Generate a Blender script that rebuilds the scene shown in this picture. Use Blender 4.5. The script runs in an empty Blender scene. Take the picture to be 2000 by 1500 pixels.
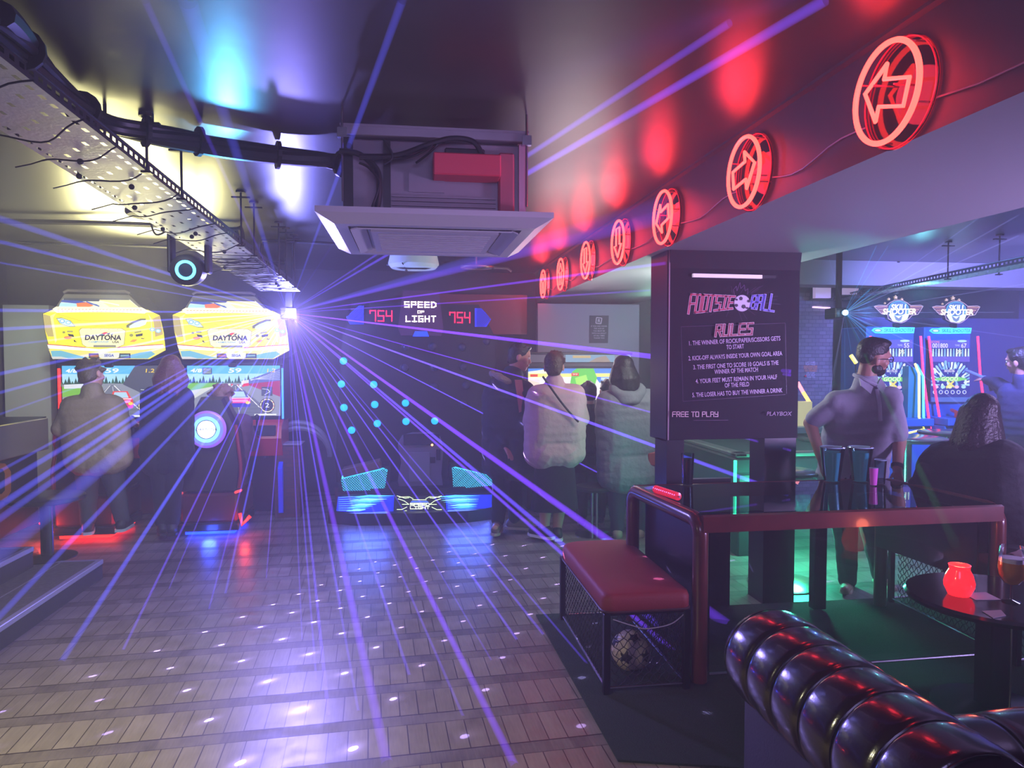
import bpy, math, random
from mathutils import Vector as V, Matrix, Euler
random.seed(7)
S = bpy.context.scene
COL = S.collection
PI = math.pi
# ------------------------------------------------------------------ camera
FPX = 1387.0; EYE = V((0, 0, 1.58)); YAW = math.radians(8.2); PITCH = math.radians(2.06)
cam = bpy.data.cameras.new('camera'); cam.sensor_width = 36; cam.lens = FPX / 2000 * 36
cam.clip_start = .02; cam.clip_end = 60
camo = bpy.data.objects.new('camera', cam); COL.objects.link(camo)
camo.location = EYE; camo.rotation_euler = (PI / 2 - PITCH, 0, -YAW)
S.camera = camo
FW = V((math.sin(YAW) * math.cos(PITCH), math.cos(YAW) * math.cos(PITCH), -math.sin(PITCH)))
RT = V((math.cos(YAW), -math.sin(YAW), 0)); UP = RT.cross(FW)
def ray(x, y): return FW + RT * ((x - 1000) / FPX) + UP * ((750 - y) / FPX)
def PZ(x, y, z): d = ray(x, y); return EYE + d * ((z - EYE.z) / d.z)
def PY(x, y, Y): d = ray(x, y); return EYE + d * ((Y - EYE.y) / d.y)
def PX(x, y, X): d = ray(x, y); return EYE + d * ((X - EYE.x) / d.x)
# ------------------------------------------------------------------ view, world, lights
S.view_settings.view_transform = 'Standard'; S.view_settings.look = 'None'
S.view_settings.exposure = 0.0; S.view_settings.gamma = 1.0; S.view_settings.use_curve_mapping = False
S.cycles.use_denoising = True
S.cycles.max_bounces = 6; S.cycles.diffuse_bounces = 2; S.cycles.glossy_bounces = 3
S.cycles.transmission_bounces = 4; S.cycles.transparent_max_bounces = 36; S.cycles.volume_bounces = 0
S.cycles.sample_clamp_indirect = 4.0; S.cycles.caustics_reflective = False; S.cycles.caustics_refractive = False
W = bpy.data.worlds.new('World'); S.world = W; W.use_nodes = True
W.node_tree.nodes['Background'].inputs[0].default_value = (.30, .24, .55, 1)
W.node_tree.nodes['Background'].inputs[1].default_value = .05
def lamp(name, kind, loc, col, power, size=.1, aim=None, angle=60, blend=.5):
    l = bpy.data.lights.new(name, kind); l.color = col; l.energy = power
    if kind == 'SPOT': l.spot_size = math.radians(angle); l.spot_blend = blend; l.shadow_soft_size = size
    elif kind == 'AREA': l.size = size
    else: l.shadow_soft_size = size
    o = bpy.data.objects.new(name, l); COL.objects.link(o); o.location = loc
    if aim is not None: o.rotation_euler = (V(aim) - V(loc)).to_track_quat('-Z', 'Y').to_euler()
    return o
LASER = V((-1.06, 6.5, 1.98))      # aperture of the violet laser
LASER2 = V((4.05, 6.2, 2.01))      # aperture of the blue laser
lamp('laser_glow', 'SPOT', LASER + V((.05, -.14, 0)), (.32, .25, 1), 350, .05, (0.5, 0, -2.6), 104, 1)
lamp('laser_scatter', 'POINT', LASER + V((.03, -.1, 0)), (.24, .24, 1), 105, .04)
lamp('laser_glow_blue', 'SPOT', LASER2 + V((.1, -.1, 0)), (.12, .3, 1), 60, .03, (5.6, 3.0, 1.5), 150, .9)
lamp('blue_wash', 'SPOT', (-1.02, 4.3, 2.2), (.10, .50, 1), 48, .04, PZ(385, 190, 2.62), 26, .6)
lamp('moving_head_beam', 'SPOT', (-1.72, 4.45, 1.98), (.62, .80, 1), 130, .05, (-2.3, 7.0, .9), 70, 1)
lamp('warm_floor_fill', 'SPOT', (-2.4, .4, 2.5), (1, .90, .44), 1500, .25, (-1.2, 2.5, 0), 60, 1)  # fill lamp added out of view to warm the floor at lower left
lamp('marquee_spill', 'SPOT', (-2.3, 6.75, 2.0), (1, .93, .42), 420, .6, (-2.1, 5.0, 3.0), 86, 1)
lamp('partition_fill', 'SPOT', (-3.0, 6.3, 2.5), (.85, 1, .8), 55, .1, (-3.85, 7.8, 1.4), 50, .8)  # fill added to brighten the white partition, no fixture there
lamp('sofa_streak_fill', 'SPOT', (-2.5, 1.2, 2.35), (1, .95, .62), 160, .12, (1.1, 2.0, .7), 30, .6)  # unseen fill added to put a streak highlight on the sofa
lamp('violet_fill', 'AREA', (.3, .2, 2.5), (.52, .42, 1), 34, 1.2, (.2, 5.0, .8))  # overhead fill added for violet haze and ambient light
lamp('back_left_fill', 'SPOT', (-1.6, 3.2, 2.5), (.72, .80, 1), 190, .3, (-3.0, 7.6, 1.5), 70, 1)  # fill added to lighten the people and wall at back left
lamp('right_blue_fill', 'SPOT', (5.2, 5.0, 2.5), (.24, .24, 1), 1300, .2, (6.9, 8.6, 1.4), 110, .9)  # fill without a fixture, added to brighten the blue wall
lamp('right_soffit_fill', 'SPOT', (4.6, 1.4, 1.2), (.58, .42, 1), 1000, .3, (2.7, 2.9, 2.25), 100, 1)  # out-of-view fill shining up, added to lighten the beam's soffit
lamp('right_floor_wash', 'SPOT', (5.6, 4.6, 2.5), (.50, .40, 1), 420, .2, (4.2, 4.4, 0), 90, .8)
lamp('soffit_pale', 'POINT', (2.2, 5.2, 1.9), (.9, 1, .9), 50, .2)
lamp('green_machine_glow', 'POINT', (2.95, 5.0, .45), (.05, 1, .62), 70, .08)
lamp('corner_green', 'POINT', (2.5, 7.2, 2.05), (.4, 1, .7), 4, .1)
lamp('group_screen_glow', 'AREA', (1.65, 7.0, 1.35), (1, .85, .9), 12, .7, (1.3, 5.5, 1.3))
# ------------------------------------------------------------------ materials
def lin(c):
    if isinstance(c, str): c = tuple(int(c[i:i + 2], 16) / 255 for i in (0, 2, 4))
    return tuple(((x + .055) / 1.055) ** 2.4 if x > .04045 else x / 12.92 for x in c[:3]) + (1,)
MATS = {}
def M(name, col='808080', rough=.5, metal=0, emit=None, es=1.0, bump=0, bscale=40, vary=0, coat=0, spec=.5, sampled=True):
    if name in MATS: return MATS[name]
    m = bpy.data.materials.new(name); m.use_nodes = True; nt = m.node_tree; b = nt.nodes['Principled BSDF']
    b.inputs['Base Color'].default_value = lin(col); b.inputs['Roughness'].default_value = rough
    b.inputs['Metallic'].default_value = metal; b.inputs['Specular IOR Level'].default_value = spec
    if coat: b.inputs['Coat Weight'].default_value = coat; b.inputs['Coat Roughness'].default_value = .08
    if emit:
        b.inputs['Emission Color'].default_value = lin(emit); b.inputs['Emission Strength'].default_value = es
        if not sampled: m.cycles.emission_sampling = 'NONE'
    if bump or vary:
        tc = nt.nodes.new('ShaderNodeTexCoord'); n = nt.nodes.new('ShaderNodeTexNoise')
        n.inputs['Scale'].default_value = bscale; n.inputs['Detail'].default_value = 5
        nt.links.new(tc.outputs['Object'], n.inputs['Vector'])
        if bump:
            bp = nt.nodes.new('ShaderNodeBump'); bp.inputs['Strength'].default_value = bump; bp.inputs['Distance'].default_value = .02
            nt.links.new(n.outputs['Fac'], bp.inputs['Height']); nt.links.new(bp.outputs['Normal'], b.inputs['Normal'])
        if vary:
            r = nt.nodes.new('ShaderNodeValToRGB'); c = lin(col)
            r.color_ramp.elements[0].position = .3; r.color_ramp.elements[1].position = .7
            r.color_ramp.elements[0].color = tuple(x * (1 - vary) for x in c[:3]) + (1,)
            r.color_ramp.elements[1].color = tuple(min(1, x * (1 + vary)) for x in c[:3]) + (1,)
            nt.links.new(n.outputs['Fac'], r.inputs['Fac']); nt.links.new(r.outputs['Color'], b.inputs['Base Color'])
    MATS[name] = m; return m
def glass(name, tint='ffffff', rough=.02, ior=1.45, gl=1.0):
    if name in MATS: return MATS[name]
    m = bpy.data.materials.new(name); m.use_nodes = True; nt = m.node_tree; nt.nodes.clear()
    o = nt.nodes.new('ShaderNodeOutputMaterial'); mx = nt.nodes.new('ShaderNodeMixShader')
    t = nt.nodes.new('ShaderNodeBsdfTransparent'); g = nt.nodes.new('ShaderNodeBsdfGlossy'); f = nt.nodes.new('ShaderNodeFresnel')
    t.inputs[0].default_value = lin(tint); g.inputs['Roughness'].default_value = rough; f.inputs[0].default_value = ior
    g.inputs[0].default_value = (gl, gl, gl, 1)
    nt.links.new(f.outputs[0], mx.inputs[0]); nt.links.new(t.outputs[0], mx.inputs[1]); nt.links.new(g.outputs[0], mx.inputs[2])
    nt.links.new(mx.outputs[0], o.inputs[0]); MATS[name] = m; return m
def beam_mat(name, col, k):
    if name in MATS: return MATS[name]
    m = bpy.data.materials.new(name); m.use_nodes = True; nt = m.node_tree; nt.nodes.clear()
    o = nt.nodes.new('ShaderNodeOutputMaterial'); a = nt.nodes.new('ShaderNodeAddShader')
    t = nt.nodes.new('ShaderNodeBsdfTransparent'); e = nt.nodes.new('ShaderNodeEmission')
    at = nt.nodes.new('ShaderNodeAttribute'); at.attribute_name = 'fade'
    lw = nt.nodes.new('ShaderNodeLayerWeight'); lw.inputs[0].default_value = .5
    iv = nt.nodes.new('ShaderNodeMath'); iv.operation = 'SUBTRACT'; iv.inputs[0].default_value = 1
    pw = nt.nodes.new('ShaderNodeMath'); pw.operation = 'POWER'; pw.inputs[1].default_value = 1.6
    m1 = nt.nodes.new('ShaderNodeMath'); m1.operation = 'MULTIPLY'; m2 = nt.nodes.new('ShaderNodeMath'); m2.operation = 'MULTIPLY'
    m2.inputs[1].default_value = k; e.inputs[0].default_value = lin(col)
    nt.links.new(lw.outputs['Facing'], iv.inputs[1]); nt.links.new(iv.outputs[0], pw.inputs[0])
    nt.links.new(pw.outputs[0], m1.inputs[0]); nt.links.new(at.outputs['Fac'], m1.inputs[1])
    nt.links.new(m1.outputs[0], m2.inputs[0]); nt.links.new(m2.outputs[0], e.inputs['Strength'])
    nt.links.new(t.outputs[0], a.inputs[0]); nt.links.new(e.outputs[0], a.inputs[1]); nt.links.new(a.outputs[0], o.inputs[0])
    m.cycles.emission_sampling = 'NONE'; MATS[name] = m; return m
def vcol(name, es=None, rough=.5):
    """print (es None) or self-lit artwork whose colours are stored per face"""
    if name in MATS: return MATS[name]
    m = bpy.data.materials.new(name); m.use_nodes = True; nt = m.node_tree; b = nt.nodes['Principled BSDF']
    at = nt.nodes.new('ShaderNodeAttribute'); at.attribute_name = 'art'
    b.inputs['Roughness'].default_value = rough
    if es is None: nt.links.new(at.outputs['Color'], b.inputs['Base Color'])
    else:
        b.inputs['Base Color'].default_value = (.01, .01, .01, 1)
        nt.links.new(at.outputs['Color'], b.inputs['Emission Color']); b.inputs['Emission Strength'].default_value = es
    MATS[name] = m; return m
# ------------------------------------------------------------------ objects
WM = {}
def tag(o, label=None, cat=None, group=None, kind=None):
    if label: o['label'] = label
    if cat: o['category'] = cat
    if group: o['group'] = group
    if kind: o['kind'] = kind
    return o
def thing(name, label, cat, loc=(0, 0, 0), group=None, rz=0):
    o = bpy.data.objects.new(name, None); COL.objects.link(o); o.location = loc; o.rotation_euler = (0, 0, rz)
    o.empty_display_size = .05
    WM[o.name] = Matrix.Translation(V(loc)) @ Matrix.Rotation(rz, 4, 'Z')
    return tag(o, label, cat, group)
def link(name, me, mat, parent=None, smooth=False):
    """me is in world space; store it in the parent's space"""
    o = bpy.data.objects.new(name, me); COL.objects.link(o)
    if parent is not None:
        me.transform(WM[parent.name].inverted()); o.parent = parent; WM[o.name] = WM[parent.name]
    else:
        xs = [v.co for v in me.vertices]
        c = V(((min(v.x for v in xs) + max(v.x for v in xs)) / 2, (min(v.y for v in xs) + max(v.y for v in xs)) / 2, min(v.z for v in xs)))
        me.transform(Matrix.Translation(-c)); o.location = c; WM[o.name] = Matrix.Translation(c)
    for mm in (mat if isinstance(mat, (list, tuple)) else [mat]): me.materials.append(mm)
    if smooth:
        me.polygons.foreach_set('use_smooth', [True] * len(me.polygons))
        if smooth != 'all' and hasattr(me, 'set_sharp_from_angle'): me.set_sharp_from_angle(angle=math.radians(38))
    me.update()
    return o
def tree_copy(o, delta=None, parent=None):
    c = o.copy(); COL.objects.link(c); WM[c.name] = WM[o.name].copy()
    if parent is not None: c.parent = parent
    else:
        c.location = o.location + V(delta); WM[c.name] = Matrix.Translation(V(delta)) @ WM[o.name]
    for ch in o.children: tree_copy(ch, None, c)
    return c
class MB:
    def __init__(s): s.v = []; s.f = []; s.c = []; s.mi = []; s.cur = 0; s.fade = {}
    def add(s, vs, fs, col=None):
        n = len(s.v); s.v += [tuple(p) for p in vs]; s.f += [tuple(i + n for i in f) for f in fs]
        s.c += [col] * len(fs); s.mi += [s.cur] * len(fs); return s
    def box(s, lo, hi, bev=0, rot=None, piv=None):
        lo = V(lo); hi = V(hi)
        lo, hi = V(map(min, lo, hi)), V(map(max, lo, hi))
        b = min(bev, *[(hi[i] - lo[i]) * .49 for i in range(3)]) if bev else 0
        if not b:
            vs = [V((x, y, z)) for z in (lo.z, hi.z) for y in (lo.y, hi.y) for x in (lo.x, hi.x)]
            fs = [(0, 2, 3, 1), (4, 5, 7, 6), (0, 1, 5, 4), (2, 6, 7, 3), (0, 4, 6, 2), (1, 3, 7, 5)]
        else:
            vs = []; ix = {}
            for sx in (0, 1):
                for sy in (0, 1):
                    for sz in (0, 1):
                        c = V((hi.x if sx else lo.x, hi.y if sy else lo.y, hi.z if sz else lo.z)); d = V((-1 if sx else 1, -1 if sy else 1, -1 if sz else 1)) * b
                        for a in range(3):
                            p = c + d; p[a] = c[a]; ix[sx, sy, sz, a] = len(vs); vs.append(p)
            fs = []
            for a in range(3):
                u, w = [i for i in range(3) if i != a]
                for e in (0, 1):
                    def k(p, q): t = [0, 0, 0]; t[a] = e; t[u] = p; t[w] = q; return ix[t[0], t[1], t[2], a]
                    fs.append((k(0, 0), k(1, 0), k(1, 1), k(0, 1)))
                for p in (0, 1):
                    for q in (0, 1):
                        def k2(e, face): t = [0, 0, 0]; t[a] = e; t[u] = p; t[w] = q; return ix[t[0], t[1], t[2], face]
                        fs.append((k2(0, u), k2(1, u), k2(1, w), k2(0, w)))
            for sx in (0, 1):
                for sy in (0, 1):
                    for sz in (0, 1): fs.append(tuple(ix[sx, sy, sz, a] for a in range(3)))
        if rot:
            R = Euler(rot).to_matrix(); pv = V(piv) if piv is not None else (lo + hi) / 2
            vs = [R @ (p - pv) + pv for p in vs]
        return s.add(vs, fs)
    def frame(s, a, b):
        d = (V(b) - V(a)); d = d.normalized() if d.length > 1e-9 else V((0, 0, 1))
        x = d.orthogonal().normalized(); return d, x, d.cross(x)
    def cyl(s, a, b, r0, r1=None, n=16, cap=True, fade=None):
        r1 = r0 if r1 is None else r1; d, x, y = s.frame(a, b); n0 = len(s.v)
        vs = [V(a) + (x * math.cos(2 * PI * i / n) + y * math.sin(2 * PI * i / n)) * r0 for i in range(n)] + [V(b) + (x * math.cos(2 * PI * i / n) + y * math.sin(2 * PI * i / n)) * r1 for i in range(n)]
        fs = [(i, (i + 1) % n, n + (i + 1) % n, n + i) for i in range(n)]
        if cap: fs += [tuple(range(n))[::-1], tuple(range(n, 2 * n))]
        s.add(vs, fs)
        if fade:
            for i in range(n): s.fade[n0 + i] = fade[0]; s.fade[n0 + n + i] = fade[1]
        return s
    def tube(s, pts, r, n=8, closed=False):
        P = [V(p) for p in pts]; m = len(P); rs = r if isinstance(r, (list, tuple)) else [r] * m
        vs = []; pn = None
        for i in range(m):
            t = (P[(i + 1) % m] - P[i - 1]) if closed else (P[min(i + 1, m - 1)] - P[max(i - 1, 0)])
            t = t.normalized() if t.length > 1e-9 else V((0, 0, 1))
            if pn is None: x = t.orthogonal().normalized()
            else:
                x = pn - t * pn.dot(t); x = x.normalized() if x.length > 1e-6 else t.orthogonal().normalized()
            pn = x; y = t.cross(x)
            vs += [P[i] + (x * math.cos(2 * PI * j / n) + y * math.sin(2 * PI * j / n)) * rs[i] for j in range(n)]
        fs = []
        for i in range(m if closed else m - 1):
            k = (i + 1) % m
            fs += [(i * n + j, i * n + (j + 1) % n, k * n + (j + 1) % n, k * n + j) for j in range(n)]
        if not closed: fs += [tuple(range(n))[::-1], tuple(range((m - 1) * n, m * n))]
        return s.add(vs, fs)
    def lathe(s, prof, c, n=28, axis=None, cap=True):
        c = V(c); d = V(axis).normalized() if axis is not None else V((0, 0, 1))
        x = V((1, 0, 0)) if axis is None else d.orthogonal().normalized(); y = d.cross(x); vs = []
        for r, z in prof: vs += [c + d * z + (x * math.cos(2 * PI * i / n) + y * math.sin(2 * PI * i / n)) * r for i in range(n)]
        fs = []
        for k in range(len(prof) - 1): fs += [(k * n + i, k * n + (i + 1) % n, (k + 1) * n + (i + 1) % n, (k + 1) * n + i) for i in range(n)]
        if cap and prof[0][0] > 1e-6: fs.append(tuple(range(n))[::-1])
        if cap and prof[-1][0] > 1e-6: fs.append(tuple(range((len(prof) - 1) * n, len(prof) * n)))
        return s.add(vs, fs)
    def sphere(s, c, r, n=16, m=10):
        r = V(r) if hasattr(r, '__len__') else V((r, r, r)); c = V(c)
        vs = [c + V((0, 0, -r.z))]
        for k in range(1, m):
            a = -PI / 2 + PI * k / m
            vs += [c + V((r.x * math.cos(a) * math.cos(2 * PI * i / n), r.y * math.cos(a) * math.sin(2 * PI * i / n), r.z * math.sin(a))) for i in range(n)]
        vs.append(c + V((0, 0, r.z))); e = len(vs) - 1
        fs = [(0, 1 + (i + 1) % n, 1 + i) for i in range(n)]
        for k in range(m - 2): fs += [(1 + k * n + i, 1 + k * n + (i + 1) % n, 1 + (k + 1) * n + (i + 1) % n, 1 + (k + 1) * n + i) for i in range(n)]
        fs += [(e, 1 + (m - 2) * n + i, 1 + (m - 2) * n + (i + 1) % n) for i in range(n)]
        return s.add(vs, fs)
    def prism(s, pts, d):
        """closed outline pts (3D) pushed along d"""
        n = len(pts); d = V(d); vs = [V(p) for p in pts] + [V(p) + d for p in pts]
        return s.add(vs, [tuple(range(n)), tuple(range(n, 2 * n))[::-1]] + [(i, n + i, n + (i + 1) % n, (i + 1) % n) for i in range(n)])
    def mesh(s, nm):
        me = bpy.data.meshes.new(nm); me.from_pydata(s.v, [], s.f)
        if any(c is not None for c in s.c):
            at = me.color_attributes.new('art', 'FLOAT_COLOR', 'CORNER'); k = 0
            for p in me.polygons:
                c = s.c[p.index] or (0, 0, 0, 1)
                for _ in range(p.loop_total): at.data[k].color = c; k += 1
        if any(s.mi): me.polygons.foreach_set('material_index', s.mi)
        if s.fade:
            at = me.attributes.new('fade', 'FLOAT', 'POINT')
            for i in range(len(s.v)): at.data[i].value = s.fade.get(i, 1)
        me.validate(clean_customdata=False); return me
    def build(s, name, mat, parent=None, smooth=False): return link(name, s.mesh(name), mat, parent, smooth)
def text_geo(txt, size=1, shear=0, off=0, align='CENTER', sx=1):
    cu = bpy.data.curves.new('t', 'FONT'); cu.body = txt; cu.size = size; cu.shear = shear; cu.offset = off
    cu.align_x = align; cu.align_y = 'CENTER'; cu.resolution_u = 3
    o = bpy.data.objects.new('t', cu); me = bpy.data.meshes.new_from_object(o)
    r = ([(v.co.x * sx, v.co.y) for v in me.vertices], [tuple(p.vertices) for p in me.polygons])
    bpy.data.objects.remove(o); bpy.data.meshes.remove(me); bpy.data.curves.remove(cu); return r
STROKES = {  # square display letters on a 2 x 4 grid
 'A': ['00 04 24 20', '02 22'], 'B': ['00 04 24 22 02', '22 20 00'], 'C': ['24 04 00 20'], 'D': ['00 04 14 23 21 10 00'], 'E': ['24 04 00 20', '02 22'],
 'F': ['24 04 00', '02 22'], 'G': ['24 04 00 20 22 12'], 'H': ['00 04', '20 24', '02 22'], 'I': ['04 24', '14 10', '00 20'], 'J': ['24 20 00 01'], 'K': ['00 04', '24 02 20'],
 'L': ['04 00 20'], 'M': ['00 04 12 24 20'], 'N': ['00 04 20 24'], 'O': ['00 04 24 20 00'], 'P': ['00 04 24 22 02'], 'Q': ['00 04 24 20 00', '11 20'],
 'R': ['00 04 24 22 02', '12 20'], 'S': ['24 04 02 22 20 00'], 'T': ['04 24', '14 10'], 'U': ['04 00 20 24'], 'V': ['04 10 24'], 'W': ['04 00 12 20 24'],
 'X': ['04 20', '00 24'], 'Y': ['04 02 22', '24 20 00'], 'Z': ['04 24 00 20'], '0': ['00 04 24 20 00'], '1': ['14 10'], '4': ['04 02 22', '24 20'],
 '5': ['24 04 02 22 20 00'], '7': ['03 04 24 20'], '8': ['00 04 24 20 00', '02 22'], '9': ['22 02 04 24 20 00'], '3': ['04 24 20 00', '02 22'], '6': ['24 04 00 20 22 02'], '2': ['04 24 22 02 00 20'],
 '/': ['00 24'], '.': ['00 01']}
def stroke_geo(txt, w, h, t, gap=.45, shear=0):
    """list of quads (2D) for square letters: w,h = size of one letter, t = stroke thickness; centred on x, base at 0"""
    out = []; x0 = -(len(txt) * w + (len(txt) - 1) * gap * w) / 2
    for ch in txt:
        for st in STROKES.get(ch, []):
            pts = [(x0 + int(p[0]) / 2 * w + shear * int(p[1]) / 4 * h, int(p[1]) / 4 * h) for p in st.split()]
            for (ax, ay), (bx, by) in zip(pts, pts[1:]):
                L = math.hypot(bx - ax, by - ay) or 1; ux, uy = (bx - ax) / L, (by - ay) / L; e = t / 2
                ax2, ay2, bx2, by2 = ax - ux * e, ay - uy * e, bx + ux * e, by + uy * e
                out.append([(ax2 - uy * e, ay2 + ux * e), (ax2 + uy * e, ay2 - ux * e), (bx2 + uy * e, by2 - ux * e), (bx2 - uy * e, by2 + ux * e)])
        x0 += w * (1 + gap)
    return out
class Pic:
    """flat artwork: polygons in their own 2D frame laid in thin layers on a plane; f(x, y) gives the point, nrm the side it faces"""
    def __init__(s, f, nrm, step=.0012): s.m = MB(); s.f = f; s.n = V(nrm).normalized(); s.k = 0; s.step = step
    def up(s): s.k += 1; return s
    def poly(s, pts, col, up=True):
        if up: s.k += 1
        c = lin(col); s.m.add([s.f(x, y) + s.n * s.step * s.k for x, y in pts], [tuple(range(len(pts)))], c); return s
    def rect(s, x0, y0, x1, y1, col, up=True): return s.poly([(x0, y0), (x1, y0), (x1, y1), (x0, y1)], col, up)
    def ell(s, x, y, rx, ry, col, n=20, up=True, a0=0, a1=2 * PI): return s.poly([(x + rx * math.cos(a0 + (a1 - a0) * i / n), y + ry * math.sin(a0 + (a1 - a0) * i / n)) for i in range(n + (a1 - a0 < 6.2))], col, up)
    def line(s, pts, w, col, up=True):
        if up: s.k += 1
        for (ax, ay), (bx, by) in zip(pts, pts[1:]):
            L = math.hypot(bx - ax, by - ay) or 1; ox, oy = -(by - ay) / L * w / 2, (bx - ax) / L * w / 2
            s.poly([(ax + ox, ay + oy), (bx + ox, by + oy), (bx - ox, by - oy), (ax - ox, ay - oy)], col, False)
        return s
    def text(s, txt, x, y, size, col, sx=1, shear=0, off=0, rot=0, align='CENTER', up=True):
        if up: s.k += 1
        vs, fs = text_geo(txt, size, shear, off, align, sx); c = lin(col); ca, sa = math.cos(rot), math.sin(rot)
        s.m.add([s.f(x + a * ca + b * sa, y - (b * ca - a * sa)) + s.n * s.step * s.k for a, b in vs], fs, c); return s
    def strokes(s, txt, x, y, w, h, t, col, gap=.45, shear=0, rot=0, up=True):
        if up: s.k += 1
        c = lin(col); ca, sa = math.cos(rot), math.sin(rot)
        for q in stroke_geo(txt, w, h, t, gap, shear):
            s.m.add([s.f(x + a * ca + b * sa, y - (b * ca - a * sa)) + s.n * s.step * s.k for a, b in q], [(0, 1, 2, 3)], c)
        return s
    def build(s, name, mat, parent=None): return s.m.build(name, mat, parent)
def zf(ox, oy, k, Y):   # artwork coordinates read from an enlarged view of the photograph -> point on the plane at depth Y
    return lambda x, y: PY(ox + x / k, oy + y / k, Y)
# ------------------------------------------------------------------ setting
def floor_mat():
    m = bpy.data.materials.new('floor_planks'); m.use_nodes = True; nt = m.node_tree; b = nt.nodes['Principled BSDF']; N = nt.nodes.new; L = nt.links.new
    tc = N('ShaderNodeTexCoord'); mp = N('ShaderNodeMapping'); L(tc.outputs['Object'], mp.inputs['Vector'])
    mp.inputs['Rotation'].default_value = (0, 0, math.radians(-3))
    sx = N('ShaderNodeSeparateXYZ'); L(mp.outputs[0], sx.inputs[0])
    def math_(op, a, b_=None):
        n = N('ShaderNodeMath'); n.operation = op
        for i, q in enumerate((a, b_)):
            if q is None: continue
            if isinstance(q, (int, float)): n.inputs[i].default_value = q
            else: L(q, n.inputs[i])
        return n.outputs[0]
    row = math_('DIVIDE', sx.outputs['Y'], .315); rowi = math_('FLOOR', row); rowf = math_('FRACT', row)
    band = math_('LESS_THAN', rowf, .27)                     # short cross strips between the board rows
    sh = math_('MULTIPLY', math_('FRACT', math_('MULTIPLY', rowi, .377)), .09)
    px = math_('DIVIDE', math_('ADD', sx.outputs['X'], sh), .082); pi_ = math_('FLOOR', px); pf = math_('FRACT', px)
    wn = N('ShaderNodeTexWhiteNoise'); wn.noise_dimensions = '3D'; cb = N('ShaderNodeCombineXYZ'); L(pi_, cb.inputs[0]); L(rowi, cb.inputs[1]); L(band, cb.inputs[2]); L(cb.outputs[0], wn.inputs['Vector'])
    ns = N('ShaderNodeTexNoise'); ns.inputs['Scale'].default_value = 9; ns.inputs['Detail'].default_value = 8; L(mp.outputs[0], ns.inputs['Vector'])
    mp2 = N('ShaderNodeMapping'); mp2.inputs['Scale'].default_value = (60, 5, 1); L(mp.outputs[0], mp2.inputs[0])
    gr = N('ShaderNodeTexNoise'); gr.inputs['Scale'].default_value = 2; gr.inputs['Detail'].default_value = 4; L(mp2.outputs[0], gr.inputs['Vector'])
    val = math_('ADD', math_('MULTIPLY', wn.outputs['Value'], .14), math_('ADD', math_('MULTIPLY', ns.outputs['Fac'], .34), math_('MULTIPLY', gr.outputs['Fac'], .3)))
    val = math_('SUBTRACT', val, math_('MULTIPLY', band, .17))
    rp = N('ShaderNodeValToRGB'); rp.color_ramp.elements[0].position = .05; rp.color_ramp.elements[0].color = lin('423d3a')
    rp.color_ramp.elements[1].position = .85; rp.color_ramp.elements[1].color = lin('9c948a'); L(val, rp.inputs['Fac'])
    edge = math_('ADD', math_('LESS_THAN', math_('ABSOLUTE', math_('SUBTRACT', pf, .5)), .475), 0)
    edge = math_('MAXIMUM', edge, band)
    e2 = math_('LESS_THAN', math_('ABSOLUTE', math_('SUBTRACT', rowf, .27)), .012); e3 = math_('LESS_THAN', rowf, .012)
    ln = math_('MULTIPLY', edge, math_('SUBTRACT', 1, math_('MAXIMUM', e2, e3)))
    mx = N('ShaderNodeMix'); mx.data_type = 'RGBA'; mx.inputs['A'].default_value = lin('2a2420'); L(ln, mx.inputs['Factor']); L(rp.outputs['Color'], mx.inputs['B'])
    L(mx.outputs['Result'], b.inputs['Base Color'])
    L(math_('ADD', math_('MULTIPLY', ns.outputs['Fac'], .24), math_('ADD', .24, math_('MULTIPLY', band, .10))), b.inputs['Roughness'])
    bp = N('ShaderNodeBump'); bp.inputs['Strength'].default_value = .10; bp.inputs['Distance'].default_value = .004
    L(math_('ADD', math_('MULTIPLY', ln, .6), math_('MULTIPLY', ns.outputs['Fac'], .5)), bp.inputs['Height']); L(bp.outputs['Normal'], b.inputs['Normal'])
    b.inputs['Specular IOR Level'].default_value = .6
    return m
def brick_mat(name, c1, c2, mort, sc):
    m = bpy.data.materials.new(name); m.use_nodes = True; nt = m.node_tree; b = nt.nodes['Principled BSDF']; N = nt.nodes.new; L = nt.links.new
    tc = N('ShaderNodeTexCoord'); mp = N('ShaderNodeMapping'); mp.inputs['Rotation'].default_value = (PI / 2, 0, 0); L(tc.outputs['Object'], mp.inputs[0])
    br = N('ShaderNodeTexBrick'); br.inputs['Color1'].default_value = lin(c1); br.inputs['Color2'].default_value = lin(c2); br.inputs['Mortar'].default_value = lin(mort)
    br.inputs['Scale'].default_value = sc; br.inputs['Mortar Size'].default_value = .02; L(mp.outputs[0], br.inputs['Vector'])
    L(br.outputs['Color'], b.inputs['Base Color']); b.inputs['Roughness'].default_value = .7
    bp = N('ShaderNodeBump'); bp.inputs['Strength'].default_value = .5; bp.inputs['Distance'].default_value = .01; bp.invert = True
    L(br.outputs['Fac'], bp.inputs['Height']); L(bp.outputs['Normal'], b.inputs['Normal']); return m
m_ceil = M('ceiling_paint', '3a3832', .33, bump=.03, bscale=6, vary=.1, spec=1.0)
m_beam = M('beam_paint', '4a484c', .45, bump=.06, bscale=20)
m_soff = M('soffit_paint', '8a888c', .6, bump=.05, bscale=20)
m_wall = M('wall_paint_dark', '3a3d42', .6, bump=.05, bscale=20)
m_wallr = M('wall_paint_blue', '6a68a0', .6, bump=.05)
m_black = M('black_satin', '0b0b0d', .4)
m_blk2 = M('black_matte', '101013', .8)
m_chrome = M('steel_brushed', 'b8b8c0', .25, 1)
def struct(name, mb, mat, smooth=False):
    o = mb.build(name, mat, None, smooth); o['kind'] = 'structure'; return o
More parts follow.
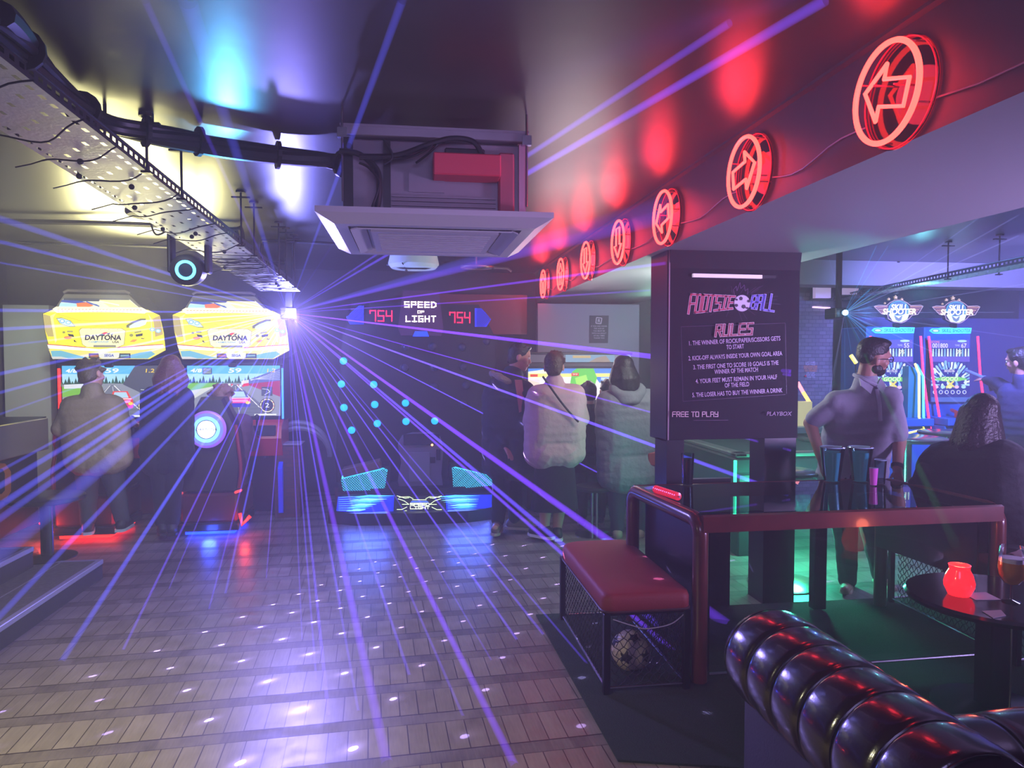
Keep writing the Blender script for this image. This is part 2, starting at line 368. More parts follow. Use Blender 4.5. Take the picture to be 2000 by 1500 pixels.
CZ = 2.62
struct('floor', MB().box((-6, -2, -.1), (9, 9.5, 0)), floor_mat())
struct('ceiling', MB().box((-6, -2, CZ), (9, 9.5, CZ + .12)), m_ceil)
struct('wall_back', MB().box((-6, 8.6, 0), (9, 8.75, CZ)), m_wall)
struct('wall_left', MB().box((-4.6, -2, 0), (-4.4, 8.6, CZ)), m_wall)
struct('wall_right', MB().box((8.2, -2, 0), (8.4, 8.6, CZ)), m_wallr)
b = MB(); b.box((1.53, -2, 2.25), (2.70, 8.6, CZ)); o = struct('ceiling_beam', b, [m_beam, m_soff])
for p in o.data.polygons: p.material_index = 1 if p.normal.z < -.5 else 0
struct('trim_1', MB().box((1.50, -2, CZ - .012), (1.53, 8.6, CZ)), m_beam)
struct('ceiling_beam_cross', MB().box((2.70, 7.0, 2.36), (8.2, 7.3, CZ)), m_soff)
struct('wall_back_blue', MB().box((5.5, 8.3, 0), (8.2, 8.45, 2.1)), m_wallr)
struct('wall_brick', MB().box((4.40, 7.9, 0), (5.03, 8.2, 2.36)), brick_mat('painted_brick', '7a7480', '625e6a', '4c4956', 5.5))
# white partition at the far left, tall and narrow
struct('partition_panel', MB().box((-4.05, 7.82, 0), (-3.62, 7.95, 2.12), .004), M('partition_white', 'c9cdb8', .5))
struct('wall_left_return', MB().box((-4.4, 7.6, 0), (-4.06, 7.8, CZ)), M('wall_brown', '4a4540', .6))
# centre partition behind the video cabinet
struct('partition_panel_grey', MB().box((1.43, 7.9, 0), (2.62, 7.98, 2.20), .004), M('partition_lilac', '8c889c', .5))
struct('partition_panel_red', MB().box((.26, 8.2, 1.86), (1.36, 8.3, 2.32), .004), M('panel_oxblood', '7a2a2e', .5))
# steps at the left
m_step = M('step_top', '6a6c5c', .55, bump=.1, bscale=30, vary=.2); m_riser = M('step_riser', '2c2d36', .6); m_nose = M('step_nosing', 'a8a8b8', .4, .2)
def step(name, x1, y1, z0, z1):
    b = MB(); b.box((-4.4, 2.2, z0), (x1 - .02, y1 - .02, z1)); struct(name, b, m_step)
    struct(name + '_riser', MB().box((x1 - .02, 2.2, z0), (x1, y1, z1 - .03)).box((-4.4, y1 - .02, z0), (x1 - .02, y1, z1 - .03)), m_riser)
    struct(name + '_nosing', MB().box((x1 - .035, 2.2, z1 - .03), (x1 + .006, y1 + .004, z1 + .004), .004).box((-4.4, y1 - .03, z1 - .03), (x1 - .03, y1 + .004, z1 + .004), .004), m_nose)
step('floor_step', -2.2, 5.44, 0, .13); step('floor_step_upper', -2.60, 5.32, .13, .27)
struct('trim_2', MB().box((-2.47, 2.2, .13), (-2.46, 5.4, .1318)), M('seam_line', '8e9083', .5))
# ------------------------------------------------------------------ cable tray on the left
m_galv = M('galvanised_tray', 'd0d0ca', .45, .25, bump=.1, bscale=60)
def tray(label, p0, p1, w, zt, hole=True, rods=(), lip=.045, cell=.07, cats=True):
    a = V(p0); e = V(p1); d = (e - a); L = d.length; d.normalize(); s = V((d.y, -d.x, 0)).normalized()
    t = thing('cable_tray', label, 'cable tray', (a + e) / 2)
    b = MB(); nl = int(L / cell); nw = 5; cw = w / nw
    for i in range(nl):
        for j in range(nw):
            o = a + d * (i * cell) + s * (-w / 2 + j * cw)
            q = lambda u, v: o + d * (u * cell) + s * (v * cw)
            if hole and (j % 2 == i % 2 or j % 4 == 0):
                b.add([q(0, 0), q(1, 0), q(1, 1), q(0, 1), q(.25, .4), q(.75, .4), q(.75, .62), q(.25, .62)], [(0, 1, 5, 4), (1, 2, 6, 5), (2, 3, 7, 6), (3, 0, 4, 7)])
            else: b.add([q(0, 0), q(1, 0), q(1, 1), q(0, 1)], [(0, 1, 2, 3)])
    b.build('tray_pan', m_galv, t)
    for sg in (-1, 1):
        b = MB(); o = a + s * sg * w / 2; n = int(L / .05)
        for i in range(n):
            q = lambda u, z: o + d * ((i + u) * L / n) + V((0, 0, z))
            b.add([q(0, 0), q(1, 0), q(1, lip), q(0, lip), q(.25, .35 * lip), q(.75, .35 * lip), q(.75, .7 * lip), q(.25, .7 * lip)], [(0, 1, 5, 4), (1, 2, 6, 5), (2, 3, 7, 6), (3, 0, 4, 7)])
        b.tube([o + V((0, 0, lip)), o + d * L + V((0, 0, lip))], .004, 6)
        b.build('tray_side', M('tray_edge', '55555a', .4, .8), t)
    for u, sg in rods:
        c = a + d * u + s * sg * (w / 2 + .012)
        b = MB(); b.cyl(c + V((0, 0, -.02)), V((c.x, c.y, CZ)), .006, n=8); b.cyl((c.x, c.y, CZ - .012), (c.x, c.y, CZ), .03, n=12)
        b.box((c.x - .055, c.y - .012, CZ - .045), (c.x + .055, c.y + .012, CZ - .036)); b.box((c.x - .02, c.y - .02, c.z - .02), (c.x + .02, c.y + .02, c.z - .01))
        b.build('hanger_rod', m_black, t)
    return t, a, d, s
tr, ta, td, ts = tray('long perforated metal cable tray hung under the ceiling at the left', PY(0, 190, 2.57) + (PY(0, 190, 2.57) - PY(548, 569, 6.5)) * .42, PY(548, 569, 6.5), .34, 2.3,
    rods=[(2.35, 1), (2.75, 1), (3.75, 1), (4.05, 1), (4.75, 1), (5.0, 1), (5.3, 1)])
# dark cords wound under the tray: string of wires tied to it
b = MB()
for i in range(14):
    u = .7 + i * .28 + random.uniform(-.05, .05)
    pts = []
    for k in range(11):
        f = k / 10; pts.append(ta + td * (u + .18 * f + .03 * math.sin(7 * f + i)) + ts * (.19 - .38 * f) + V((0, 0, -.008 - .035 * math.sin(PI * f) * (.4 + .6 * ((i * 7) % 5) / 4))))
    b.tube(pts, .0035, 6)
    e = pts[-1]; b.tube([e, e + V((-.05, .02, -.01)), e + V((-.09, -.02, -.035))], .003, 5)
b.build('tie_wire', m_black, tr, True)
b = MB()
for i in range(46):
    u = 4.1 + i * .031
    b.tube([ta + td * u + ts * .17 + V((0, 0, -.005)), ta + td * (u + random.uniform(-.1, .1)) + ts * random.uniform(-.1, .1) + V((0, 0, -.012)), ta + td * (u + .05) - ts * .17 + V((0, 0, -.005))], .0025, 5)
for i in range(12):
    c = ta + td * random.uniform(2.2, 5.5) + ts * random.uniform(-.14, .14) + V((0, 0, -.02)); MB().sphere(c, .013, 8, 6).build('bulb', m_black, tr, True)
b.build('fairy_light_wire', m_black, tr, True)
# hose-thick bundle of cables sagging along the ceiling
pts = [(-20, 10, 2.55), (20, 55, 2.55), (70, 115, 2.55), (140, 185, 2.56), (205, 228, 2.57), (285, 248, 2.57), (360, 262, 2.57), (450, 280, 2.57), (560, 297, 2.57), (650, 307, 2.56), (690, 318, 2.52)]
CP = [PZ(*p) for p in pts]
def smooth_path(P, k=6):
    out = []
    for i in range(len(P) - 1):
        p0, p1, p2, p3 = P[max(i - 1, 0)], P[i], P[i + 1], P[min(i + 2, len(P) - 1)]
        for j in range(k):
            t = j / k; out.append(.5 * ((2 * p1) + (p2 - p0) * t + (2 * p0 - 5 * p1 + 4 * p2 - p3) * t * t + (3 * p1 - p0 - 3 * p2 + p3) * t ** 3))
    return out + [P[-1]]
SP = smooth_path(CP)
cb = thing('cable_bundle', 'thick dark bundle of cables sagging along the ceiling to the air conditioner', 'cable bundle', CP[5])
m_cab = M('cable_black', '131318', .45)
for i, (r, a) in enumerate([(.034, 0), (.024, 2.1), (.022, 3.6), (.018, 5.0), (.014, 1.1)]):
    q = [p + V((math.cos(a + j * .12) * .03, 0, math.sin(a + j * .12) * .02 - .02)) for j, p in enumerate(SP)]
    MB().tube(q, r, 9).build('cable', m_cab if i != 4 else M('cable_grey', '77757c', .4), cb, True)
for j in (9, 20, 30, 38, 47, 56):
    p = SP[j]; dd = (SP[j + 1] - SP[j - 1]).normalized()
    MB().cyl(p - dd * .008 + V((0, 0, -.02)), p + dd * .008 + V((0, 0, -.02)), .066, n=14).build('cable_tie', m_black, cb)
for k in (24, 31): MB().cyl(SP[k] + V((0, 0, -.03)), V((SP[k].x, SP[k].y, CZ)), .007).build('hanger_rod', m_black, cb)
# conduits on the ceiling
def conduit(label, pp, r=.014, n=2, gap=.05):
    t = thing('conduit_pipe', label, 'pipe', pp[0])
    for k in range(n):
        MB().tube(smooth_path([V(p) + V((k * gap, -k * gap, 0)) for p in pp], 5), r, 8).build('pipe', m_cab, t, True)
    return t
q = [PZ(x, y, 2.57) for x, y in ((-60, 432), (150, 436), (300, 441), (440, 449))]
conduit('pair of black conduit pipes crossing the ceiling behind the cable tray', [q[0], q[1], q[2], q[3], q[3] + V((.08, 0, 0)), q[3] + V((.10, 0, -.2)), q[3] + V((.12, 0, -.24)), q[3] + V((.4, 0, -.25))])
q = [PZ(x, y, 2.57) for x, y in ((-60, 474), (150, 477), (330, 483))]
conduit('lower pair of black conduit pipes running into the moving head light', q, .011, 2, .05)
q = [PZ(x, y, 2.57) for x, y in ((512, 520), (512, 476), (530, 470), (660, 476), (720, 478))]
conduit('single black conduit pipe bent along the ceiling toward the air conditioner', [q[1] + V((0, 0, -.3)), q[1], q[2], q[3], q[4]], .013, 1)
# round dark disc under the tray
c = PY(305, 417, 4.1)
t = thing('ceiling_speaker', 'flat dark round speaker fixed under the cable tray', 'speaker', c)
MB().lathe([(0, -.02), (.14, -.018), (.15, -.005), (.15, .012), (.05, .022), (0, .022)], c, 32).build('speaker_body', M('speaker_dark', '3a3234', .6), t, True)
MB().cyl(c + V((0, 0, .02)), c + V((0, 0, .04)), .05).build('mount_bracket', m_black, t)
# moving head light hanging from the tray
c = PY(371, 497, 4.75)
t = thing('moving_head_light', 'black moving head stage light with glowing cyan ring under the tray', 'stage light', c + V((0, 0, .28)))
b = MB(); b.box(c + V((-.11, -.09, .10)), c + V((.11, .09, .2)), .012); b.build('base_box', m_black, t)
for k in (-.11, .11): MB().box(c + V((k - .015, -.045, -.12)), c + V((k + .015, .045, .13)), .01).build('yoke_arm', m_black, t)
h = c + V((0, -.02, -.1)); ax = V((.06, -1, -.12)).normalized()
b = MB(); b.lathe([(.0, -.13), (.07, -.12), (.095, -.06), (.10, .04), (.095, .085), (.075, .09)], h, 28, ax); b.build('head', m_black, t, True)
b = MB(); b.lathe([(.043, .092), (.060, .092), (.060, .098), (.043, .098), (.043, .092)], h, 32, ax, False); b.build('light_ring', M('ring_cyan', '8fe8ff', .4, emit='58d8ff', es=3.2), t)
MB().lathe([(0, .096), (.025, .095), (.043, .09), (.043, .08)], h, 28, ax).build('lens', M('lens_dark', '081420', .5, emit='0a3a60', es=.3), t, True)
MB().cyl(c + V((-.05, 0, .2)), c + V((-.05, 0, .27)), .012).cyl(c + V((.05, 0, .2)), c + V((.05, 0, .27)), .012).box(c + V((-.07, -.02, .2)), c + V((.07, .02, .215))).build('hook_clamp', m_black, t)
MB().tube(smooth_path([c + V((-.1, 0, .17)), c + V((-.2, 0, .12)), c + V((-.24, .02, .25)), c + V((-.2, .05, .33))]), .006).build('power_cord', m_black, t, True)
# ------------------------------------------------------------------ air conditioner
m_ac = M('ac_casing', '8c828a', .42, .2, bump=.03); m_acp = M('ac_panel', 'c2c0c6', .4)
AX0, AX1, AY0, AY1 = -.27, .50, 3.05, 3.86
ac = thing('air_conditioner', 'exposed ceiling cassette air conditioner hanging under the dark ceiling', 'air conditioner', (.115, 3.45, 2.12))
b = MB(); b.box((AX0 + .02, AY0 + .02, 2.19), (AX1 - .02, AY1, 2.50), .006)
for z in (2.225, 2.245, 2.262): b.box((AX0 + .2, AY0 + .008, z), (AX1 - .13, AY0 + .03, z + .006))
b.box((AX0 + .27, AY0 + .012, 2.285), (AX0 + .42, AY0 + .03, 2.385)); b.build('casing', m_ac, ac)
b = MB(); b.box((AX0 - .01, AY0 - .015, 2.505), (AX1 + .01, AY0 + .05, 2.545), .003); b.box((AX0 - .01, AY0 - .02, 2.54), (AX1 + .01, AY0 - .012, 2.55)); b.build('mounting_rail', M('rail_metal', 'a8a0a8', .3, .8), ac)
b = MB(); b.box((AX0 + .37, AY0 - .10, 2.335), (AX1 - .12, AY0 + .03, 2.425), .005); b.build('control_box', M('box_lit_red', 'd83a50', .45), ac)  # red neon light on the box is painted in as its colour
b = MB(); b.box((AX0 + .42, AY0 - .03, 2.425), (AX0 + .59, AY0 + .03, 2.465), .006); b.build('pump_cover', m_black, ac)
b = MB(); b.box((AX1 - .12, AY0 - .01, 2.20), (AX1 - .05, AY0 + .03, 2.46), .008); b.build('side_bracket', M('bracket_lit_pink', 'b0505e', .45), ac)  # pink tint from the neon is painted into the bracket colour
b = MB(); b.box((AX0, AY0, 2.19), (AX0 + .04, AY0 + .03, 2.5)); b.box((AX0 + .165, AY0 - .004, 2.2), (AX0 + .195, AY0 + .03, 2.49)); b.build('corner_post', m_black, ac)
b = MB(); b.box((AX1 - .03, AY0, 2.19), (AX1, AY0 + .04, 2.5)); b.build('corner_post', M('bracket_pale', 'c890a0', .4, .4), ac)
for x in (AX0 + .0, AX1):
    MB().cyl((x, AY0 - .02, 2.23), (x, AY0 - .02, CZ), .005, n=8).box((x - .02, AY0 - .03, 2.49), (x + .02, AY0 - .005, 2.53)).build('threaded_rod', m_chrome, ac)
    MB().cyl((x, AY1, 2.23), (x, AY1, CZ), .005, n=8).build('threaded_rod', m_chrome, ac)
for k, pp in enumerate([[(-.28, 2.43), (-.2, 2.42), (-.13, 2.36), (-.12, 2.28), (-.13, 2.2)], [(-.2, 2.41), (-.05, 2.42), (.08, 2.47), (.18, 2.50), (.27, 2.49), (.31, 2.43)],
                        [(-.2, 2.40), (-.02, 2.41), (.06, 2.44), (.1, 2.47)], [(.03, 2.39), (.08, 2.43), (.12, 2.47)], [(-.1, 2.48), (-.07, 2.43), (-.07, 2.4), (-.1, 2.38)], [(-.2, 2.38), (-.16, 2.36), (-.12, 2.3), (-.15, 2.2)]]):
    MB().tube(smooth_path([V((x, AY0 - .035 - .004 * k, z)) for x, z in pp]), .012 if k < 2 else .005, 8).build('wire', m_cab, ac, True)
# facia panel under the casing
def ring_quad(b, o, i):
    n = len(o); b.add(list(o) + list(i), [(k, (k + 1) % n, n + (k + 1) % n, n + k) for k in range(n)])
PX0, PX1, PY0_, PY1_ = -.375, .605, 2.96, 3.95
def rc(x0, y0, x1, y1, z): return [V((x0, y0, z)), V((x1, y0, z)), V((x1, y1, z)), V((x0, y1, z))]
b = MB(); top = rc(PX0, PY0_, PX1, PY1_, 2.195); lip = rc(PX0, PY0_, PX1, PY1_, 2.172); low = rc(PX0 + .07, PY0_ + .06, PX1 - .07, PY1_ - .06, 2.135)
b.add(top, [(0, 1, 2, 3)]); ring_quad(b, top, lip); ring_quad(b, lip, low); in1 = rc(PX0 + .12, PY0_ + .11, PX1 - .12, PY1_ - .11, 2.135); ring_quad(b, low, in1)
up1 = rc(PX0 + .12, PY0_ + .11, PX1 - .12, PY1_ - .11, 2.16); ring_quad(b, in1, up1)
in2 = rc(PX0 + .2, PY0_ + .19, PX1 - .2, PY1_ - .19, 2.16); ring_quad(b, up1, in2); b.build('panel', m_acp, ac)
b = MB(); g0 = rc(PX0 + .21, PY0_ + .2, PX1 - .21, PY1_ - .2, 2.13); g1 = rc(PX0 + .21, PY0_ + .2, PX1 - .21, PY1_ - .2, 2.17); b.add(g0, [(0, 1, 2, 3)]); ring_quad(b, g0, g1)
for k in range(9): b.box((PX0 + .24, PY0_ + .25 + k * .055, 2.124), (PX1 - .24, PY0_ + .262 + k * .055, 2.13))
b.build('grille', m_acp, ac)
MB().box((PX0 + .16, PY0_ + .118, 2.137), (PX1 - .16, PY0_ + .185, 2.143), rot=(.35, 0, 0)).build('louvre', m_acp, ac)
MB().box((PX0 + .125, PY0_ + .16, 2.137), (PX0 + .19, PY1_ - .16, 2.143), rot=(0, -.35, 0)).build('louvre', m_acp, ac)
MB().box((PX1 - .19, PY0_ + .16, 2.137), (PX1 - .125, PY1_ - .16, 2.143), rot=(0, .35, 0)).build('louvre', m_acp, ac)
# round fittings on the ceiling behind the air conditioner
c = PZ(808, 514, 2.45)
t = thing('ceiling_lamp', 'round pale ceiling lamp crossed by wires behind the air conditioner', 'lamp', c)
MB().lathe([(0, -.06), (.2, -.05), (.23, -.02), (.23, .0), (.19, .17), (0, .17)], c, 32).build('shade', M('lamp_pale', 'c8d8e0', .4, emit='a8d0e8', es=.25), t, True)
b = MB(); b.tube([c + V((-.24, 0, -.02)), c + V((-.1, -.1, -.06)), c + V((.1, -.1, -.06)), c + V((.24, 0, -.02))], .008); b.tube([c + V((-.1, -.22, -.03)), c + V((-.06, 0, -.07)), c + V((-.1, .2, -.03))], .006); b.build('wire_guard', m_black, t, True)
c = PZ(932, 522, 2.48)
t = thing('ring_hook', 'small metal ring fitting on the ceiling beside the round lamp', 'ceiling fitting', c)
b = MB(); b.tube([c + V((.16 * math.cos(a * PI / 10), .12 * math.sin(a * PI / 10), 0)) for a in range(20)], .014, 8, True); b.build('ring', M('brass_dull', 'a09080', .35, .8), t, True)
MB().cyl(c + V((0, .12, 0)), c + V((0, .12, .14)), .012).tube([c + V((.16, 0, 0)), c + V((.3, -.02, -.01)), c + V((.34, -.02, -.04))], .014).build('arm', M('brass_dull'), t, True)
# ------------------------------------------------------------------ neon arrow signs along the beam
m_neon = M('neon_red', 'ff5a4a', .4, emit='ff342c', es=9.0); m_acry = glass('acrylic_red', 'ff5060', .08); m_stand = M('standoff', 'c06070', .3, .5)
SY = [2.05, 3.0, 4.02, 4.92, 5.86, 6.86, 7.78]
SROT = [-18, 180 + 8, 10, 90, 90, -90, -90]      # arrow heading in the beam's face: 0 = away from the camera, 90 = down
SLAB = ['largest and nearest red neon ring sign on the beam, arrow pointing left',
        'red neon ring sign with the arrow pointing right, second along the beam',
        'third red neon ring sign along the beam, arrow pointing left, above the rules board',
        'red neon ring sign with a down arrow, larger of the two down arrows',
        'red neon ring sign with a down arrow, smaller of the two down arrows',
        'red neon ring sign with an up arrow, second from the far end',
        'smallest red neon ring sign with an up arrow, at the far end of the beam']
ARW = [(.105, 0), (.02, .085), (.02, .04), (-.10, .04), (-.10, -.04), (.02, -.04), (.02, -.085)]
for Y, a, lb in zip(SY, SROT, SLAB):
    c = V((1.53, Y, 2.405)); R = .158; xo = -.062
    t = thing('neon_arrow_sign', lb, 'neon sign', c + V((0, 0, -R)), 'red neon arrow signs on the ceiling beam')
    MB().cyl(c + V((-.012, 0, 0)), c + V((-.018, 0, 0)), R + .012, n=48).build('backing_disc', m_acry, t)
    MB().tube([c + V((-.018, (R + .006) * math.cos(k * PI / 24), (R + .006) * math.sin(k * PI / 24))) for k in range(48)], .0025, 6, True).build('disc_rim', M('rim_red', 'c02838', .3, emit='ff1838', es=.35), t, True)
    MB().tube([c + V((xo, (R - .008) * math.cos(k * PI / 32), (R - .008) * math.sin(k * PI / 32))) for k in range(64)], .0088, 8, True).build('neon_ring', m_neon, t, True)
    ca, sa = math.cos(math.radians(a)), -math.sin(math.radians(a))
    MB().tube([c + V((xo, (u * ca - v * sa), (u * sa + v * ca))) for u, v in ARW], .0072, 6, True).build('neon_arrow', m_neon, t)
    lamp('neon_light', 'POINT', c + V((-.075, 0, 0)), (1, .03, .07), 5, .11)
    for k in range(4):
        q = c + V((0, (R - .008) * math.cos(k * PI / 2 + .5), (R - .008) * math.sin(k * PI / 2 + .5)))
        MB().cyl(q, q + V((xo, 0, 0)), .003, n=6).build('standoff_pin', m_stand, t)
    for k in (-1, 1):
        q = c + V((0, .05 * ca * k, .05 * sa * k)); MB().cyl(q + V((0, .03 * sa, .03 * ca)), q + V((xo, .03 * sa, .03 * ca)), .003, n=6).build('standoff_pin', m_stand, t)
b = MB()
ys = [.4] + SY
for y0, y1 in zip(ys, ys[1:]):
    pts = []
    for k in range(9):
        f = k / 8; sag = .035 * math.sin(PI * f) + .008 * math.sin(9 * f + y0)
        za, zb = 2.36, 2.37
        pts.append(V((1.523, y0 + .14 + (y1 - y0 - .28) * f, za + (.045 if f > .5 else .0) * 0 - sag + .02 * math.sin(5 * f))))
    b.tube(pts, .0035, 6)
o = b.build('sign_cable', M('cable_pink', 'b07a88', .4), None, True); tag(o, 'thin pale cable running along the beam from sign to sign', 'cable')
# ------------------------------------------------------------------ racing cabinets
lit = vcol('marquee_lit', 1.5); scr = vcol('screen_lit', 1.35); prt = vcol('printed_art', None, .4)
m_red = M('red_gloss', 'b01c22', .3, coat=.5); m_redglow = M('red_glow', 'ff4030', .4, emit='ff2014', es=4.0); m_blueglow = M('blue_glow', '2040ff', .4, emit='1030ff', es=6.0)
MY = 7.30
def marquee_art(p):
    Yl, Yd = 'ffee10', 'e8d000'
    p.poly([(165, 270), (250, 230), (900, 232), (985, 275), (1010, 400), (1022, 540), (905, 608), (240, 608), (205, 530), (178, 400)], Yl)
    p.poly([(165, 270), (218, 285), (225, 330), (255, 440), (196, 440), (176, 390)], 'b8a860').poly([(930, 300), (985, 275), (1008, 420), (950, 440), (940, 330)], 'b8a058')
    p.poly([(250, 225), (318, 120), (770, 122), (868, 225)], '5c5a4a')                       # windscreen frame
    p.poly([(272, 222), (312, 150), (770, 152), (845, 222)], 'd8dcc0').poly([(312, 150), (770, 152), (775, 172), (306, 172)], '38404c')
    p.poly([(300, 165), (420, 168), (560, 200), (400, 190), (292, 180)], '2c4aa0').poly([(290, 185), (400, 190), (440, 222), (275, 222)], 'a8d8e8').poly([(400, 188), (470, 180), (520, 205), (470, 222), (405, 218)], 'f07830')
    p.poly([(560, 160), (770, 160), (840, 220), (640, 220)], 'e8dc90').line([(470, 175), (560, 210)], 8, '3858b0').line([(560, 170), (700, 200)], 8, 'fff6d0')
    p.poly([(235, 232), (262, 215), (860, 215), (905, 240), (880, 262), (570, 246), (265, 262)], 'fff4c8')
    for x in range(270, 870, 24): p.line([(x, 236), (x + 14, 234)], 4, 'e87838', up=(x == 270))
    for x in range(270, 870, 30): p.line([(x, 250), (x + 12, 247)], 4, 'd85838', up=(x == 270))
    p.line([(262, 268), (420, 318), (560, 318), (770, 318), (890, 268)], 4, 'c8a800').line([(470, 335), (510, 355), (580, 362), (650, 355), (700, 335)], 4, 'c8b000')
    p.poly([(220, 285), (262, 262), (240, 300), (262, 470), (250, 490)], 'fff890').poly([(930, 300), (905, 262), (925, 330), (925, 470), (940, 480)], 'fff890')
    for pts in ([(260, 300), (300, 297), (362, 320), (396, 366), (350, 366), (285, 342)], [(892, 300), (850, 300), (790, 325), (750, 352), (752, 372), (830, 360), (880, 338)]):
        p.poly(pts, '6a6a40'); cx = sum(q[0] for q in pts) / 6; cy = sum(q[1] for q in pts) / 6
        p.poly([(cx + (q[0] - cx) * .9, cy + (q[1] - cy) * .86) for q in pts], 'cfe4dc')
        p.ell(cx - 22, cy - 8, 20, 15, '7fb4d8').ell(cx + 20, cy + 2, 20, 15, '8cc0e0').ell(cx - 22, cy - 8, 11, 8, 'eef8ff', up=True).ell(cx + 20, cy + 2, 11, 8, 'eef8ff', up=False)
    g = [(418, 392), (436, 374), (720, 374), (748, 392), (735, 500), (690, 522), (470, 520), (440, 500)]
    p.poly(g, '8a8440'); p.poly([(583 + (x - 583) * .975, 450 + (y - 450) * .96) for x, y in g], 'f8f0b0')
    for x in (505, 570, 630, 690): p.ell(x, 384, 3, 3, '8a8440', 8, up=(x == 505))
    p.poly([(560, 425), (600, 404), (625, 405), (598, 425)], 'e04020').poly([(560, 432), (580, 416), (600, 428), (590, 436)], '209048').poly([(610, 418), (640, 408), (630, 426)], '303030').poly([(640, 424), (666, 412), (650, 428)], '3858c0')
    p.text('DAYTONA', 586, 448, 52, '15151a', 1.0, .12, 2.2).text('CHAMPIONSHIP', 556, 480, 20, '3890c8', 1.0, .1, .3).text('USA', 676, 480, 25, '15151a', 1.05, .05, .8)
    p.rect(522, 504, 678, 517, '50504c').rect(526, 507, 674, 514, '8a8880')
    for x, y, s in ((318, 408, 1), (362, 402, 1), (366, 428, 1), (345, 450, 1), (398, 472, 1), (790, 428, 1), (838, 400, 1), (846, 425, 1), (806, 468, 1), (872, 450, 1)):
        pass
    p.ell(318, 408, 11, 9, '8c9040').rect(340, 395, 382, 408, '9a9a50').poly([(344, 418), (384, 424), (390, 444), (352, 436)], '3a3c30').ell(345, 448, 28, 12, 'e8902c').poly([(384, 470), (394, 462), (398, 474), (414, 482), (392, 480)], '23231c')
    p.ell(790, 428, 14, 12, '8c8c38').poly([(810, 402), (862, 392), (862, 404), (814, 414)], '9a9a50').poly([(820, 422), (872, 412), (870, 432), (824, 440)], '3a3c30').poly([(776, 478), (800, 460), (836, 458), (812, 480)], 'e8902c').poly([(856, 454), (868, 446), (870, 452), (888, 446), (876, 458)], '23231c')
    p.poly([(205, 500), (300, 508), (560, 534), (900, 506), (1018, 498), (1022, 520), (880, 536), (570, 552), (215, 530)], 'fff8f0').line([(205, 498), (300, 506), (470, 522)], 6, 'c03020').line([(690, 522), (880, 506), (1018, 496)], 6, 'c03020')
    p.poly([(215, 535), (570, 556), (1022, 526), (1022, 545), (905, 608), (240, 608)], 'e8d870').poly([(230, 548), (300, 545), (450, 590), (520, 602), (240, 606)], '6ab0c0').poly([(930, 548), (850, 560), (720, 592), (660, 602), (905, 604), (960, 570)], '6ab0c0').poly([(232, 590), (300, 590), (360, 606), (242, 608)], 'c8c8c0')
    p.rect(492, 566, 784, 602, '26241e').rect(500, 572, 560, 596, '7a5030').rect(712, 572, 776, 596, '50707a').line([(505, 584), (560, 584)], 4, 'd87830').line([(715, 584), (775, 580)], 4, 'a8d0d8')
    p.poly([(560, 560), (708, 560), (704, 596), (680, 606), (590, 606), (566, 596)], 'dcdccc').text('SEGA', 634, 582, 27, '2038a8', 1.05, .1, .8)
